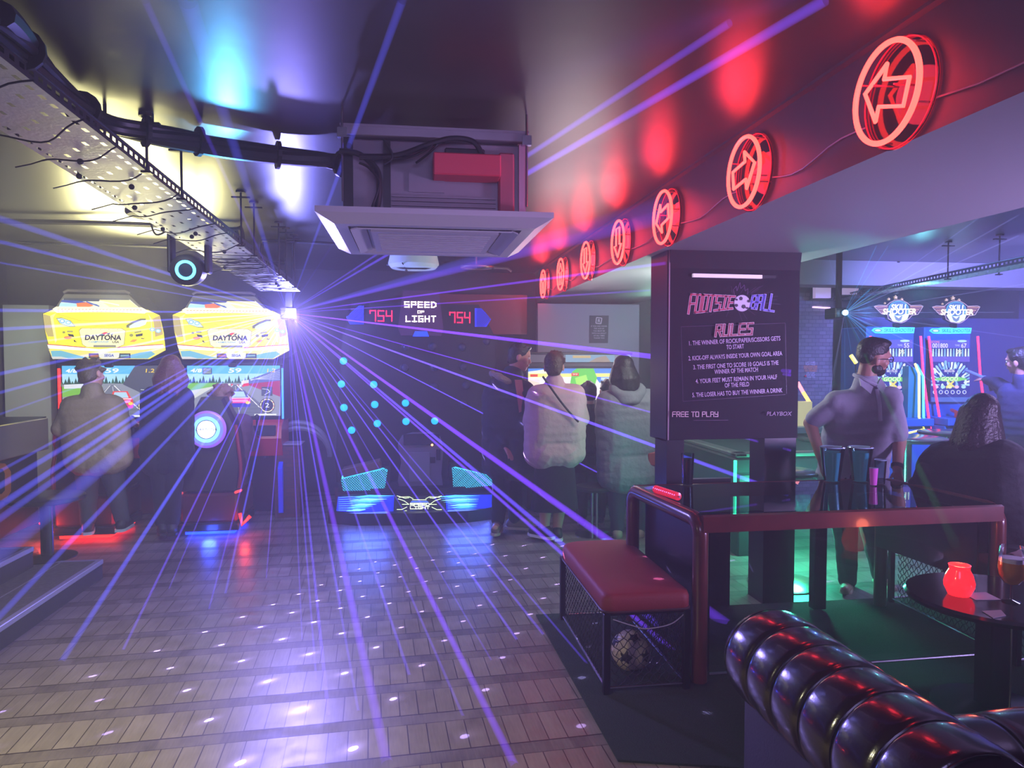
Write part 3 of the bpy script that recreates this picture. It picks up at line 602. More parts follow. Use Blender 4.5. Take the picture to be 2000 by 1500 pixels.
def road_art(p, left):
    """in-game view, u 0..1, v 0..1 (down)"""
    R = p.rect; P = p.poly
    R(0, 0, 1, 1, '58b8e8'); R(0, .16, 1, .34, 'a8dcf0')
    for i in range(30):
        x = i / 29; h = .10 + .14 * ((i * 37) % 11) / 11; P([(x - .03, .40), (x, .40 - h), (x + .03, .40)], '24503a' if i % 3 else '386848', up=(i % 6 == 0))
    P([(0, .36), (.5, .34), (1, .36), (1, 1), (0, 1)], '8a9098')
    if left:
        P([(.62, .36), (.75, .0), (1, 0), (1, .7)], '4a4e56'); P([(0, .40), (.42, .40), (.2, .55), (0, .6)], '78b838'); P([(.02, .36), (.3, .34), (.3, .42), (.02, .44)], 'd8dce0')
    else:
        P([(0, .34), (.36, .34), (.30, .40), (0, .62)], '78c030'); P([(0, .50), (.3, .40), (.0, .72)], 'd0d4c8')
        P([(.62, .36), (1, .12), (1, .62)], 'a02838'); P([(.66, .28), (1, .05), (1, .30), (.66, .36)], '5868a8')
        for i in range(6): p.line([(.68, .30 - i * .006), (1, .10 + i * .035)], .006, 'c8d0e8', up=(i == 0))
        for i in range(6): R(.44 + i * .03, .355 + i * .006, .46 + i * .03, .39 + i * .006, 'e02828' if i % 2 else 'f0f0f0', up=(i == 0))
        P([(.58, .30), (.66, .28), (.66, .38), (.58, .38)], 'd8d8e0'); P([(.60, .36), (.66, .34), (.66, .40), (.60, .41)], 'e01828')
    P([(.50, .37), (.53, .37), (.95, 1), (.05, 1)], '6e747e' if left else '60666e')
    p.line([(.53, .38), (.86, .98)], .012, 'e8e8e8').line([(.49, .38), (.2, 1)], .008, 'd8d8d8').line([(.515, .4), (.56, 1)], .006, 'c8ccd0')
    for i in range(7): P([(.515 - .01 - i * .05, .5 + i * .07), (.515 + .02 + i * .06, .5 + i * .07), (.515 + .02 + i * .06, .51 + i * .07), (.515 - .01 - i * .05, .51 + i * .07)], '50565e', up=(i == 0))
    cx = .60 if left else .55; cy = .62; c1, c2 = ('e83828', 'e02878') if left else ('e02890', '3038b8')
    P([(cx - .08, cy - .13), (cx + .07, cy - .13), (cx + .11, cy + .02), (cx - .11, cy + .02)], 'e84830' if left else '48508c'); P([(cx - .065, cy - .11), (cx + .055, cy - .11), (cx + .08, cy), (cx - .085, cy)], 'b0d4e8')
    P([(cx - .13, cy + .01), (cx + .12, cy + .01), (cx + .13, cy + .13), (cx - .12, cy + .13)], c1); P([(cx - .12, cy + .12), (cx + .13, cy + .12), (cx + .12, cy + .2), (cx - .11, cy + .2)], c2)
    p.line([(cx - .11, cy + .02), (cx + .11, cy + .02)], .016, 'fff0f0'); R(cx - .11, cy + .05, cx + .10, cy + .10, 'ff9ad0'); p.ell(cx + .10, cy + .11, .025, .03, 'f8d838').ell(cx - .11, cy + .11, .02, .03, 'f8d838')
    p.text('59', .51, .10, .12, 'f4fbff', 1.2, .1, .002); p.text('4/8', .10, .10, .10, 'ffffff', .9, .15, .002); p.text('1.2', .90, .10, .10, 'f8d020', .9, .1, .001)
    R(.17, .04, .27, .17, '30506a'); 
    for i in range(3): p.line([(.18, .07 + i * .035), (.26, .07 + i * .035)], .01, 'e8e8c0', up=(i == 0))
    p.ell(.86, .79, .085, .15, '14181c'); p.ell(.86, .79, .078, .135, 'e8e0b0').ell(.86, .79, .066, .115, '20262c').text('2', .86, .79, .13, 'f0f4f8', .8)
    for i in range(9): a = PI * .8 + i * PI * 1.4 / 8; p.ell(.86 + .072 * math.cos(a), .79 + .125 * math.sin(a), .006, .01, 'd82020' if i > 5 else '303030', 8, up=(i == 0))
    R(.80, .42, .92, .60, '3c464e'); p.line([(.81, .46), (.87, .47), (.89, .52), (.83, .58)], .008, 'e8f0f4')
    R(.72, .955, .96, .985, 'e8ece8'); R(.0, .955, .2, .985, 'c0d8e8')
def racer(label, dx, left):
    """one cabinet, laid out on the second cabinet's outline and moved by dx"""
    D = V((dx, 0, 0)); t = thing('racing_cabinet', label, 'arcade cabinet', V((-1.75, 7.5, 0)) + D, 'twin car racing arcade cabinets')
    # outline of the light box, front face curved like a car's nose
    def fm(x, y):           # artwork px of the left car -> cabinet face
        return V((PY(452, 640, MY - .18).x + (x - 593) * .00124, MY - .18, 1.575 + (608 - y) * .00123)) + D
    out = [(165, 270), (235, 232), (250, 225), (318, 112), (770, 114), (868, 225), (905, 240), (985, 275), (1010, 400), (1022, 540), (905, 612), (240, 612), (205, 530), (178, 400)]
    MB().prism([fm(583 + (x - 583) * 1.012, 400 + (y - 400) * 1.012) + V((0, .004, 0)) for x, y in out], (0, .5, 0)).build('marquee_box', m_black, t)
    p = Pic(fm, (0, -1, 0), .0008); marquee_art(p); p.build('marquee_picture', lit, t)
    b = MB(); b.tube([fm(312, 108), fm(340, 92), fm(740, 94), fm(772, 110)], .012, 8); b.build('roof_spoiler', M('spoiler_grey', '8a8268', .5), t, True)
    # screen housing
    X0, X1, Z0, Z1 = -2.18 + dx, -1.245 + dx, 1.0, 1.545
    b = MB(); b.box((X0, MY + .02, Z0 - .05), (X1, MY + .55, 1.57), .01); b.build('monitor_housing', m_black, t)
    b = MB(); b.box((X0 - .005, MY - .03, Z1 - .03), (X1 + .005, MY + .05, 1.585), .006); b.box(((X0 + X1) / 2 - .04, MY - .05, Z1 - .05), ((X0 + X1) / 2 + .04, MY - .02, Z1), .008); b.build('monitor_hood', M('hood_dark', '1c1e26', .4), t)
    p = Pic(lambda u, v: V((X0 + .03 + u * (X1 - X0 - .06), MY + .012, Z1 - .035 - v * (Z1 - Z0 - .045))), (0, -1, 0), .0006); road_art(p, left); p.build('screen', scr, t)
    for x, mm in ((X0 + .006, m_redglow if left else m_blueglow), (X1 - .006, M('edge_blue', '60a8ff', .4, emit='3080ff', es=2.2))):
        MB().box((x - .008, MY - .01, Z0 - .02), (x + .008, MY + .02, Z1 - .06), .003).build('edge_light', mm, t)
    # control deck
    b = MB(); b.prism([V((X0, MY + .3, .62)), V((X0, MY - .05, .62)), V((X0, MY - .14, .80)), V((X0, MY - .10, .92)), V((X0, MY + .05, .985)), V((X0, MY + .3, .985))], (X1 - X0, 0, 0)); b.build('control_deck', m_red, t)
    b = MB(); b.box((X1 - .26, MY - .155, .83), (X1 - .05, MY - .12, .93), .004); b.build('coin_door', m_black, t)
    w = V(((X0 + X1) / 2, MY - .25, .86)); ax = V((0, -1, .35)).normalized(); x_ = V((1, 0, 0)); y_ = ax.cross(x_)
    wh = MB().tube([w + (x_ * math.cos(a * PI / 16) + y_ * math.sin(a * PI / 16)) * .15 for a in range(32)], .016, 8, True).build('steering_wheel', m_black, t, True)
    b = MB(); b.lathe([(0, -.15), (.045, -.14), (.045, 0), (.035, .03), (0, .035)], w, 16, ax)
    for a in (.2, PI - .2, -PI / 2): b.cyl(w, w + (x_ * math.cos(a) + y_ * math.sin(a)) * .145, .012, n=8)
    b.build('wheel_hub', m_blk2, wh, True)
    g = V((X1 - .22, MY - .16, .93)); b = MB(); b.cyl(g + V((0, 0, -.05)), g + V((0, 0, .05)), .012); b.sphere(g + V((0, 0, .08)), (.022, .022, .032), 12, 8); b.build('gear_lever', m_black, t, True)
    b = MB(); b.box((X0 + .05, MY + .3, .0), (X1 - .05, MY + .55, .64), .01); b.build('base', m_black, t)
    for x in (X0 + .02, X1 - .02):
        b = MB(); b.prism([V((x - .02, MY + .2, .0)), V((x - .02, MY - .1, .06)), V((x - .02, MY - .12, .5)), V((x - .02, MY + .02, .62)), V((x - .02, MY + .2, .62))], (.04, 0, 0)); b.build('side_panel', m_red if (x < -2) else M('panel_blue', '2038c0', .3, emit='1028d0', es=.6), t)
    return t
racer('left racing arcade cabinet with yellow stock car light box, beside the white partition', -1.13, True)
racer('right racing arcade cabinet with yellow stock car light box, next to the violet laser', 0, False)
# racing seats
def seat(label, cx, badge=True, dz=0):
    for q in (-.30, .32): lamp('side_light_glow', 'POINT', (cx + q, 6.5, .14), (1, .06, .04), 2.2 if badge else 4.5, .03)
    if badge: lamp('underlight_glow', 'POINT', (cx + .02, 6.50, .06), (.03, .08, 1), 7, .06)
    y0 = 6.62; t = thing('racing_chair', label, 'seat', (cx, y0 + .3, 0), 'seats of the racing cabinets')
    m_seat = M('seat_leather', '22161c', .4, bump=.05); m_sd = M('seat_red', '801820', .4)
    o = [(-.255, .40), (-.27, .62), (-.245, .84), (-.23, .97), (-.18, 1.07), (-.10, 1.23), (.10, 1.23), (.18, 1.07), (.23, .97), (.245, .84), (.27, .62), (.255, .40)]
    b = MB(); q = [V((cx + x, y0 + .05 + .10 * (z - .4), z)) for x, z in o]
    q2 = [V((cx + x * .9, y0 - .02 + .10 * (z - .4), .44 + (z - .44) * .97)) for x, z in o]; n = len(q)
    f = [p + V((0, .12, 0)) for p in q]
    b.add(q2 + q + f, [tuple(range(n))] + [(i, n + i, n + (i + 1) % n, (i + 1) % n) for i in range(n)] + [(n + i, 2 * n + i, 2 * n + (i + 1) % n, n + (i + 1) % n) for i in range(n)] + [tuple(range(2 * n, 3 * n))[::-1]])
    b.build('backrest', m_seat, t)
    for s in (-1, 1):
        MB().tube(smooth_path([V((cx + s * .25, y0 - .01, .42)), V((cx + s * .265, y0, .6)), V((cx + s * .235, y0 + .03, .84)), V((cx + s * .215, y0 + .06, .98))]), .016, 8).build('side_bolster', m_sd, t, True)
    b = MB(); b.box((cx - .25, y0 + .08, .38), (cx + .25, y0 + .55, .50), .03); b.build('cushion', m_seat, t)
    b = MB(); b.box((cx - .24, y0 - .04, .12), (cx + .24, y0 + .62, .38), .02); b.build('pedestal', M('pedestal_red', '4c1418', .35, coat=.4), t)
    b = MB(); b.box((cx - .26, y0 - .07, .05), (cx + .26, y0 + .58, .12), .01); b.build('base', m_black, t)
    b = MB(); b.box((cx - .20, y0 - .05, .022), (cx + .22, y0 + .5, .05), .004); b.build('underlight', m_blueglow if badge else m_redglow, t)
    for s in (-1, 1):
        MB().tube([V((cx + s * .265, y0 - .05, .20)), V((cx + s * .285, y0 - .06, .10)), V((cx + s * .35, y0 - .04, .17))], .016, 6).build('side_light', m_redglow, t)
        MB().box((cx + s * .25 - .03, y0 - .06, .385), (cx + s * .25 + .03, y0 - .01, .405), .004, rot=(0, -.3 * s, 0)).build('hand_grip', M('grip_orange', 'ff7050', .4, emit='ff4028', es=.8), t)
    if badge:
        c = V((cx - .0, y0 - .065, .955)); ax = V((0, -1, .06)).normalized()
        bd = MB().lathe([(0, -.03), (.155, -.03), (.165, 0), (.157, .012), (.15, .014), (0, .014)], c, 40, ax).build('badge', M('badge_rim', 'a060d0', .3, emit='a070ff', es=.5), t, True)
        MB().lathe([(.0, .016), (.142, .016)], c, 40, ax).build('badge_ring', M('badge_blue', '9098ff', .4, emit='6a78ff', es=1.0), bd)
        MB().lathe([(.0, .018), (.115, .018)], c, 40, ax).build('badge_ring', M('badge_cyan', 'a0d8ff', .4, emit='8cc8ff', es=1.1), bd)
        MB().lathe([(.078, .0195), (.084, .0195)], c, 40, ax, cap=False).build('badge_ring', m_black, bd)
        MB().lathe([(.0, .019), (.079, .019)], c, 40, ax).build('badge_centre', M('badge_white', 'ffffff', .4, emit='f0f4ff', es=1.0), bd)
        up_ = V((0, .06, 1)).normalized(); p = Pic(lambda x, y: c + V((x, 0, 0)) - up_ * y, ax, .0004); p.k = 52
        p.text('DAYTONA', 0, 0, .032, '202030', 1.15, .15, .0004); p.build('badge_lettering', prt, bd)
    return t
seat('dark racing seat with a round glowing blue badge on its back', -1.77)
seat('racing seat under the standing player in the olive sweater', -2.80, False)
# ------------------------------------------------------------------ light-reaction game
SYY = 7.45
sg = thing('reaction_game', 'black light-reaction arcade game with glowing cyan buttons and red score digits', 'arcade game', (.05, 7.2, 0))
m_sol = M('game_black', '101218', .45)
b = MB(); b.prism([PY(660, 1000, SYY), PY(655, 900, SYY), PY(668, 660, SYY), PY(690, 590, SYY), PY(935, 595, SYY), PY(968, 660, SYY), PY(972, 900, SYY), PY(962, 1000, SYY)], (0, .25, 0)); b.build('back_board', m_sol, sg)
m_btn = M('button_lit', '20c0ff', .3, emit='10a8ff', es=1.7); m_bto = M('button_dark', '2a3450', .3)
LITB = [(671, 705), (667, 750), (730, 751), (672, 796), (732, 790), (792, 787), (687, 840), (737, 827), (793, 823), (849, 822)]
OFF = [(793, 678), (845, 677), (903, 678), (950, 667), (790, 718), (848, 718), (905, 716), (848, 755), (910, 752), (905, 790)]
for lst, mm in ((LITB, m_btn), (OFF, m_bto)):
    for x, y in lst:
        c = PY(x, y, SYY - .002); k = MB().lathe([(.047, 0), (.047, .008), (.04, .012), (.038, .012)], c, 24, (0, -1, 0)).build('button_collar', m_sol, sg, True)
        MB().lathe([(.038, .004), (.037, .016), (.028, .026), (.012, .031), (0, .032)], c, 24, (0, -1, 0)).build('button', mm, sg, True)
for s, pts in ((0, [(676, 619), (701, 597), (710, 597), (710, 633), (683, 633)]), (1, [(928, 602), (941, 602), (959, 624), (950, 638), (928, 638)])):
    q = [PY(x, y, SYY - .03) for x, y in pts]; a = MB().prism(q, (0, .04, 0)).build('arrow_light', M('arrow_blue', '2038e0', .3, emit='1838ff', es=1.1), sg)
    b = MB(); x0, x1 = min(v.x for v in q), max(v.x for v in q); z0, z1 = min(v.z for v in q), max(v.z for v in q)
    for i in range(-8, 14):
        for sl in (1, -1):
            P0 = []
            for j in range(25):
                z = z0 + (z1 - z0) * j / 24; x = x0 + i * .022 + sl * (z - z0) + (0 if sl > 0 else z1 - z0)
                fx, fz = (x - x0) / (x1 - x0), (z - z0) / (z1 - z0)
                ins = (fx > .06 and fx < .97 and ((fz - .42) * (1 if fz > .42 else -1.1) < (fx * .62 if s == 0 else (1 - fx) * .9 + .05)) and (s == 1 or fz > .0) )
                if ins: P0.append(V((x, SYY - .033, z)))
            if len(P0) > 2: b.tube([P0[0], P0[-1]], .003, 4)
    b.build('mesh_grille', m_black, a)
m_dig = M('digit_red', 'ff3050', .4, emit='ff2048', es=2.2)
def flat_strokes(txt, w, h, t, org, gap=.45, shear=0, dep=.004):
    b = MB()
    for q in stroke_geo(txt, w, h, t, gap, shear): b.prism([org + V((x, 0, y)) for x, y in q], (0, -dep, 0))
    return b
flat_strokes('754', .055, .105, .011, PY(744, 627, SYY - .002), .5, .012).build('score_digits', m_dig, sg)
flat_strokes('754', .052, .105, .011, PY(898, 630, SYY - .002), .5, .012).build('score_digits', m_dig, sg)
b = MB(); q = [(783, 655), (777, 640), (787, 567), (857, 567), (866, 640), (862, 656)]
b.prism([PY(x, y, SYY - .09) for x, y in q], (0, .1, 0)); mq = b.build('header_box', M('header_plum', '5c3c52', .4), sg)
m_wht = M('letters_white', 'ffffff', .4, emit='fff8e0', es=2.2)
for tx, x, y, w, h, th in (('SPEED', 821, 600, .042, .052, .0115), ('OF', 822, 611.5, .024, .022, .0055), ('LIGHT', 822, 628, .040, .055, .0115)):
    flat_strokes(tx, w, h, th, PY(x, y, SYY - .0905), .62).build('lettering', m_wht, mq)
MB().prism([PY(x, y, SYY - .10) for x, y in ((806, 657), (811, 647), (834, 647), (838, 657))], (0, .05, 0)).build('header_lamp', M('lamp_blue', '2850ff', .3, emit='1848ff', es=1.4), sg)
# lower console
b = MB(); q = [(781, 962), (777, 940), (784, 905), (777, 870), (785, 856), (806, 850), (846, 850), (862, 858), (866, 880), (862, 925), (867, 962)]
b.prism([PY(x, y, 7.08) for x, y in q], (0, .3, 0)); ped = b.build('coin_pedestal', M('pedestal_grey', '74707c', .45), sg)
b = MB(); b.box(PY(788, 848, 7.06), PY(858, 868, 7.09), .008); b.build('pedestal_lip', m_sol, ped)
MB().box(PY(798, 884, 7.07), PY(840, 940, 7.085), .004).build('coin_door', M('door_grey', '82808c', .4), ped)
MB().box(PY(840, 893, 7.065), PY(850, 904, 7.085), .002).build('lock_plate', m_black, ped); MB().box(PY(852, 878, 7.065), PY(860, 898, 7.085), .004).build('coin_slot', m_black, ped)
MB().sphere(PY(844, 869, 7.05), .012).build('coin_lamp', M('lamp_amber', 'ffc890', .4, emit='ffb070', es=3), ped)
m_cy = M('mesh_panel_lit', '50d8f0', .4, emit='38c8f0', es=1.7)
for nm, pts in (('L', [(666, 938), (668, 930), (748, 914), (757, 918), (751, 957), (670, 959)]), ('R', [(883, 914), (890, 912), (960, 930), (966, 935), (964, 948), (886, 955)])):
    q = [PY(x, y, 6.98) for x, y in pts]; a = MB().prism(q, (0, .06, 0)).build('speaker_panel', m_cy, sg)
    b = MB(); x0, x1 = min(v.x for v in q), max(v.x for v in q); z0, z1 = min(v.z for v in q), max(v.z for v in q)
    def top(x):
        f = (x - x0) / (x1 - x0); return z0 + (z1 - z0) * ((.55 + .45 * f) if nm == 'L' else (1 - .45 * f))
    step_ = .024
    for i in range(-14, 26):
        for sl in (1, -1):
            xs = []
            for j in range(41):
                z = z0 + (z1 - z0) * j / 40; x = x0 + i * step_ + sl * (z - z0)
                if x0 < x < x1 and z < top(x): xs.append(V((x, 6.974, z)))
            if len(xs) > 1: b.tube([xs[0], xs[-1]], .004, 4)
    b.build('mesh_grille', m_black, a)
    MB().prism([p + V((0, .02, 0)) for p in [PY(pts[0][0] - 6, pts[0][1] + 24, 6.98), PY(pts[0][0] - 4, pts[0][1] - 12, 6.98), PY(pts[3][0] + 4, pts[3][1] - 8, 6.98), PY(pts[3][0] + 2, 962, 6.98)]], (0, .3, 0)).build('speaker_box', m_sol, sg)
MB().box(PY(668, 925, 6.9), PY(745, 905, 7.0) + V((0, .1, 0)), .004, rot=(0, -.22, 0)).build('drink_shelf', M('shelf_brown', '6a5a50', .5), sg)
# front art panels
def artpanel(pts, kind):
    q = [PY(x, y, 6.86) for x, y in pts]; a = MB().prism(q, (0, .1, 0)).build('front_panel', m_sol, sg)
    p = Pic(lambda x, y: PY(x, y, 6.86), (0, -1, 0), .0006)
    if kind == 'B':
        p.poly(pts, '1024c8'); x0 = min(x for x, y in pts); x1 = max(x for x, y in pts); mx = (x0 + x1) / 2; fl = 1 if mx < 812 else -1
        for i in range(9):
            yy = 968 + i * 3.4; cx = mx + fl * (18 - i * 3); p.poly([(cx - 48 + i * 2, yy + 3), (cx - 10, yy - 1.5), (cx + 40 - i * 4, yy), (cx - 6, yy + 3)], ('48b8f8', '2880f0', '80e0ff')[i % 3], up=(i == 0))
        for i in range(7): p.line([(x0 + 4, 972 + i * 4), (x0 + 30, 970 + i * 4.4), (mx, 973 + i * 3.5)], .8, '60a8ff', up=(i == 0))
    else:
        p.poly(pts, '10141c'); 
        for sx in (-1, 1):
            c = 819
            for pp in ([(c + sx * 44, 968), (c + sx * 28, 973), (c + sx * 20, 972)], [(c + sx * 42, 974), (c + sx * 30, 978), (c + sx * 20, 985), (c + sx * 34, 985)], [(c + sx * 38, 1001), (c + sx * 26, 997), (c + sx * 16, 1002), (c, 1002)], [(c + sx * 44, 995), (c + sx * 34, 995), (c + sx * 24, 990)], [(c + sx * 12, 974), (c + sx * 20, 970), (c + sx * 40, 971)], [(c, 976), (c + sx * 14, 976)]):
                p.line(pp, 1.1, 'd8f0b8')
        p.poly([(805, 978), (834, 978), (838, 981), (801, 981)], '4868d0').poly([(805, 1000), (834, 1000), (838, 997), (801, 997)], '4868d0')
        p.strokes('SPEED', 820, 987, 6.0, 4.6, 1.2, 'e8f8d8', .3).strokes('LIGHT', 820, 993.5, 6.0, 4.6, 1.2, 'e8f8d8', .3)
    p.build('panel_artwork', vcol('panel_lit', 2.2), a)
artpanel([(660, 970), (770, 967), (768, 1004), (740, 1004), (657, 998)], 'B')
artpanel([(870, 967), (963, 966), (962, 990), (900, 1002), (872, 1004)], 'B')
artpanel([(771, 968), (869, 968), (871, 1006), (769, 1006)], 'C')
b = MB(); top = [(-.80, 7.4), (-.78, 6.93), (-.5, 6.80), (.05, 6.74), (.55, 6.78), (.84, 6.90), (.86, 7.4)]
b.prism([V((x, y, .0)) for x, y in top], (0, 0, .115)); b.prism([V((x * .94 + .0, y + (.19 if y < 7.2 else 0), .115)) for x, y in top], (0, 0, .20)); b.build('base', m_sol, sg)
lamp('game_blue_left', 'AREA', PY(715, 985, 6.8), (.08, .14, 1), 7, .4, PY(715, 1090, 6.2)); lamp('game_blue_right', 'AREA', PY(915, 985, 6.8), (.08, .14, 1), 7, .4, PY(915, 1090, 6.2))
# low brick pier with a curved guard in front of the gap
pier = thing('brick_pier', 'low brick pier standing between the racing cabinet and the reaction game', 'pier', (-1.22, 7.4, 0))
MB().box((-1.33, 7.25, 0), (-1.08, 7.5, .72), .004).build('brickwork', brick_mat('red_brick', '5c3434', '4a2a30', '3c3038', 6), pier)
MB().box((-1.34, 7.24, .72), (-1.07, 7.51, .735), .004).build('cap', M('cap_grey', '8a8690', .5), pier)
b = MB()
for r0 in (.20, .235):
    b.tube([V((-1.15 - .32 * math.cos(PI * k / 20), 7.62, .55 + .36 * math.sin(PI * k / 20) * (r0 / .235))) for k in range(21)], .03, 8)
o = b.build('arched_rail', M('rail_grey', '6a6e74', .5), None, True); tag(o, 'grey arched rail rising behind the low brick pier', 'rail')
# ------------------------------------------------------------------ far left: cabinet edge and low round table
ar = thing('arcade_machine', 'dark arcade machine at the left edge with an orange outlined letter', 'arcade machine', (-3.25, 5.9, .27))
b = MB(); b.box((-4.0, 5.5, .27), (-2.93, 6.1, .95), .01); b.build('cabinet_body', m_black, ar)
b = MB(); b.prism([V((-4.0, 5.42, .88)), V((-4.0, 5.42, 1.02)), V((-4.0, 5.6, 1.08)), V((-4.0, 6.1, 1.12)), V((-4.0, 6.1, .88))], (1.14, 0, 0)); dk = b.build('control_deck', M('deck_black', '18191c', .3), ar)
MB().box((-2.875, 5.40, .86), (-2.845, 6.1, 1.11), .006).build('chrome_edge', m_chrome, dk)
for x in (-2.98, -3.12): MB().box((x, 5.405, .93), (x + .05, 5.425, .965), .003).build('latch', M('latch_pale', 'a0a0a8', .4), dk)
c = V((-3.16, 5.6, 1.10)); b = MB()
for i in range(3): b.tube([c + V((.05 * i - .05 + .022 * math.cos(k * PI / 6), .022 * math.sin(k * PI / 6), 0)) for k in range(12)], .006, 6, True)
b.build('button_ring', M('ring_blue', '4070ff', .3, emit='2858ff', es=2.5), dk)
p = Pic(zf(0, 480, 2.857, 5.49), (0, -1, 0), .001)
p.poly([(-80, 1210), (30, 1215), (62, 1260), (62, 1370), (30, 1420), (-80, 1425)], 'c87840').poly([(-60, 1245), (15, 1245), (28, 1270), (28, 1365), (10, 1385), (-60, 1385)], '20242c')
p.build('letter_panel', prt, ar)
MB().box((-3.2, 5.47, .30), (-3.02, 5.49, .48)).build('kick_plate', M('kick_grey', 'a49aa0', .5), ar)
st = thing('low_table', 'low round black table on the step at the left', 'table', (-2.64, 5.57, .13))
c = V((-2.62, 5.56, 0)); b = MB(); b.lathe([(0, .545), (.235, .545), (.25, .555), (.25, .578), (.24, .585), (0, .585)], c, 40); b.build('tabletop', M('table_black', '2c2d30', .3), st, True)
MB().cyl(c + V((0, 0, .14)), c + V((0, 0, .55)), .042, n=20).build('leg', M('leg_steel', '60646c', .25, .9), st, True)
MB().lathe([(0, .13), (.19, .13), (.19, .138), (.05, .15), (0, .15)], c, 32).build('base_plate', m_black, st, True)
# ------------------------------------------------------------------ video cabinet in the middle
vc = thing('video_cabinet', 'wide video game cabinet with bright cartoon screen behind the standing group', 'arcade cabinet', (1.68, 7.3, 0))
V0, V1 = PY(1030, 760, 7.25).x, PY(1226, 760, 7.25).x
b = MB(); b.box((V0, 7.25, 0), (V1, 7.75, 1.12), .01); b.build('body', m_black, vc)
b = MB(); b.box((V0, 7.3, 1.12), (V1, 7.75, 1.62), .01); b.build('screen_housing', m_black, vc)
b = MB(); b.box((V0 - .01, 7.1, 1.49), (V1 + .01, 7.75, 1.54), .006); b.box((V0 - .01, 7.12, 1.62), (V1 + .01, 7.75, 1.645), .006)
b.build('canopy', m_black, vc)
b = MB(); b.prism([V((V0, 7.3, .95)), V((V0, 7.0, .95)), V((V0, 7.0, 1.02)), V((V0, 7.3, 1.14))], (V1 - V0, 0, 0)); b.build('control_deck', m_blk2, vc)
p = Pic(lambda u, v: V((V0 + .01 + u * (V1 - V0 - .02), 7.14, 1.618 - v * .076)), (0, -1, 0), .001)
p.rect(0, 0, 1, 1, '6a7080').rect(.35, 0, 1, 1, '88b8d8').rect(.42, .1, .6, .45, 'e0c878').poly([(.58, 1), (.66, .4), (.75, .1), (.78, .6), (.8, 1)], 'b0a088').rect(.0, 0, .3, 1, '5c5868').rect(.84, .0, .97, 1, '8c98b0')
p.build('header_picture', vcol('header_lit', .8), vc)
p = Pic(lambda u, v: V((V0 + .015 + u * (V1 - V0 - .08), 7.29, 1.475 - v * .33)), (0, -1, 0), .001)
p.rect(0, 0, 1, 1, 'f0e8f0').rect(0, 0, 1, .16, '4888e8').poly([(.0, .10), (.2, .02), (.35, .15), (.3, .3), (0, .3)], 'f8f0d8').rect(0, .16, 1, .27, 'f8e878').poly([(.72, .27), (1, .27), (1, .8), (.8, .6)], '3080e0')
p.poly([(.47, .1), (.52, .0), (.7, .0), (.74, .3), (.68, .9), (.52, .95), (.44, .6)], '58c838').poly([(.5, .3), (.62, .2), (.66, .6), (.54, .8)], 'a0e850').poly([(.5, .7), (.6, .6), (.7, .75), (.64, 1), (.5, 1)], 'f0c848').ell(.82, .6, .07, .2, 'e8f0f8').rect(.46, .14, .54, .24, 'd83828').rect(.02, .18, .1, .26, 'e04838').text('99', .50, .19, .07, 'fff0e0', .8).rect(.78, .29, .96, .37, 'b8d8f8').rect(.0, .35, .12, 1, 'f8d8c8')
p.build('screen', scr, vc)
MB().box((V1 - .03, 7.1, 1.55), (V1 - .02, 7.12, 1.6)).build('edge_light', M('edge_white', 'ffffff', .3, emit='ffffff', es=3), vc)
# poster on the partition
po = thing('poster', 'small dark poster with pale lettering on the lilac partition', 'poster', PY(1168, 672, 7.88))
f = lambda x, y: PY(900 + x / 4.762, 560 + y / 4.762, 7.885)
MB().prism([f(1200, 268), f(1376, 268), f(1368, 524), f(1198, 524)], (0, .01, 0)).build('sheet', M('poster_dark', '2c1c30', .5), po)
p = Pic(f, (0, -1, 0), .0015)
for pts in ([(1256, 340), (1262, 286), (1312, 292), (1304, 344)],): p.line(pts + [pts[0]], 8, 'd8c8d8')
p.text('R', 1283, 318, 44, 'd8c8d8', 1, .1, 1)
for i, (tx, w) in enumerate((('IF YOU ARE UNDER', 1), ('THE AGE OF', 1), ('YOU MUST BE', 1), ('WITH AN ADULT', 1), ('AT ALL TIMES', 1), ('THANK YOU', 1))): p.text(tx, 1284, 368 + i * 22, 18, 'c0b0c4', .95, 0, .3)
p.build('lettering', prt, po)
# green glow tube by the rules board
gt = thing('neon_tube', 'green glowing tube high behind the rules board edge', 'light tube', PY(1283, 640, 7.3))
MB().tube([PY(1287, 590, 7.3), PY(1287, 640, 7.3), PY(1284, 646, 7.3), PY(1278, 646, 7.3), PY(1278, 626, 7.3)], .012, 8).build('tube', M('neon_green', '90ffc0', .4, emit='50ffa0', es=3), gt, True)
MB().cyl(PY(1287, 590, 7.3), PY(1287, 590, 7.9), .008).build('bracket', m_black, gt)
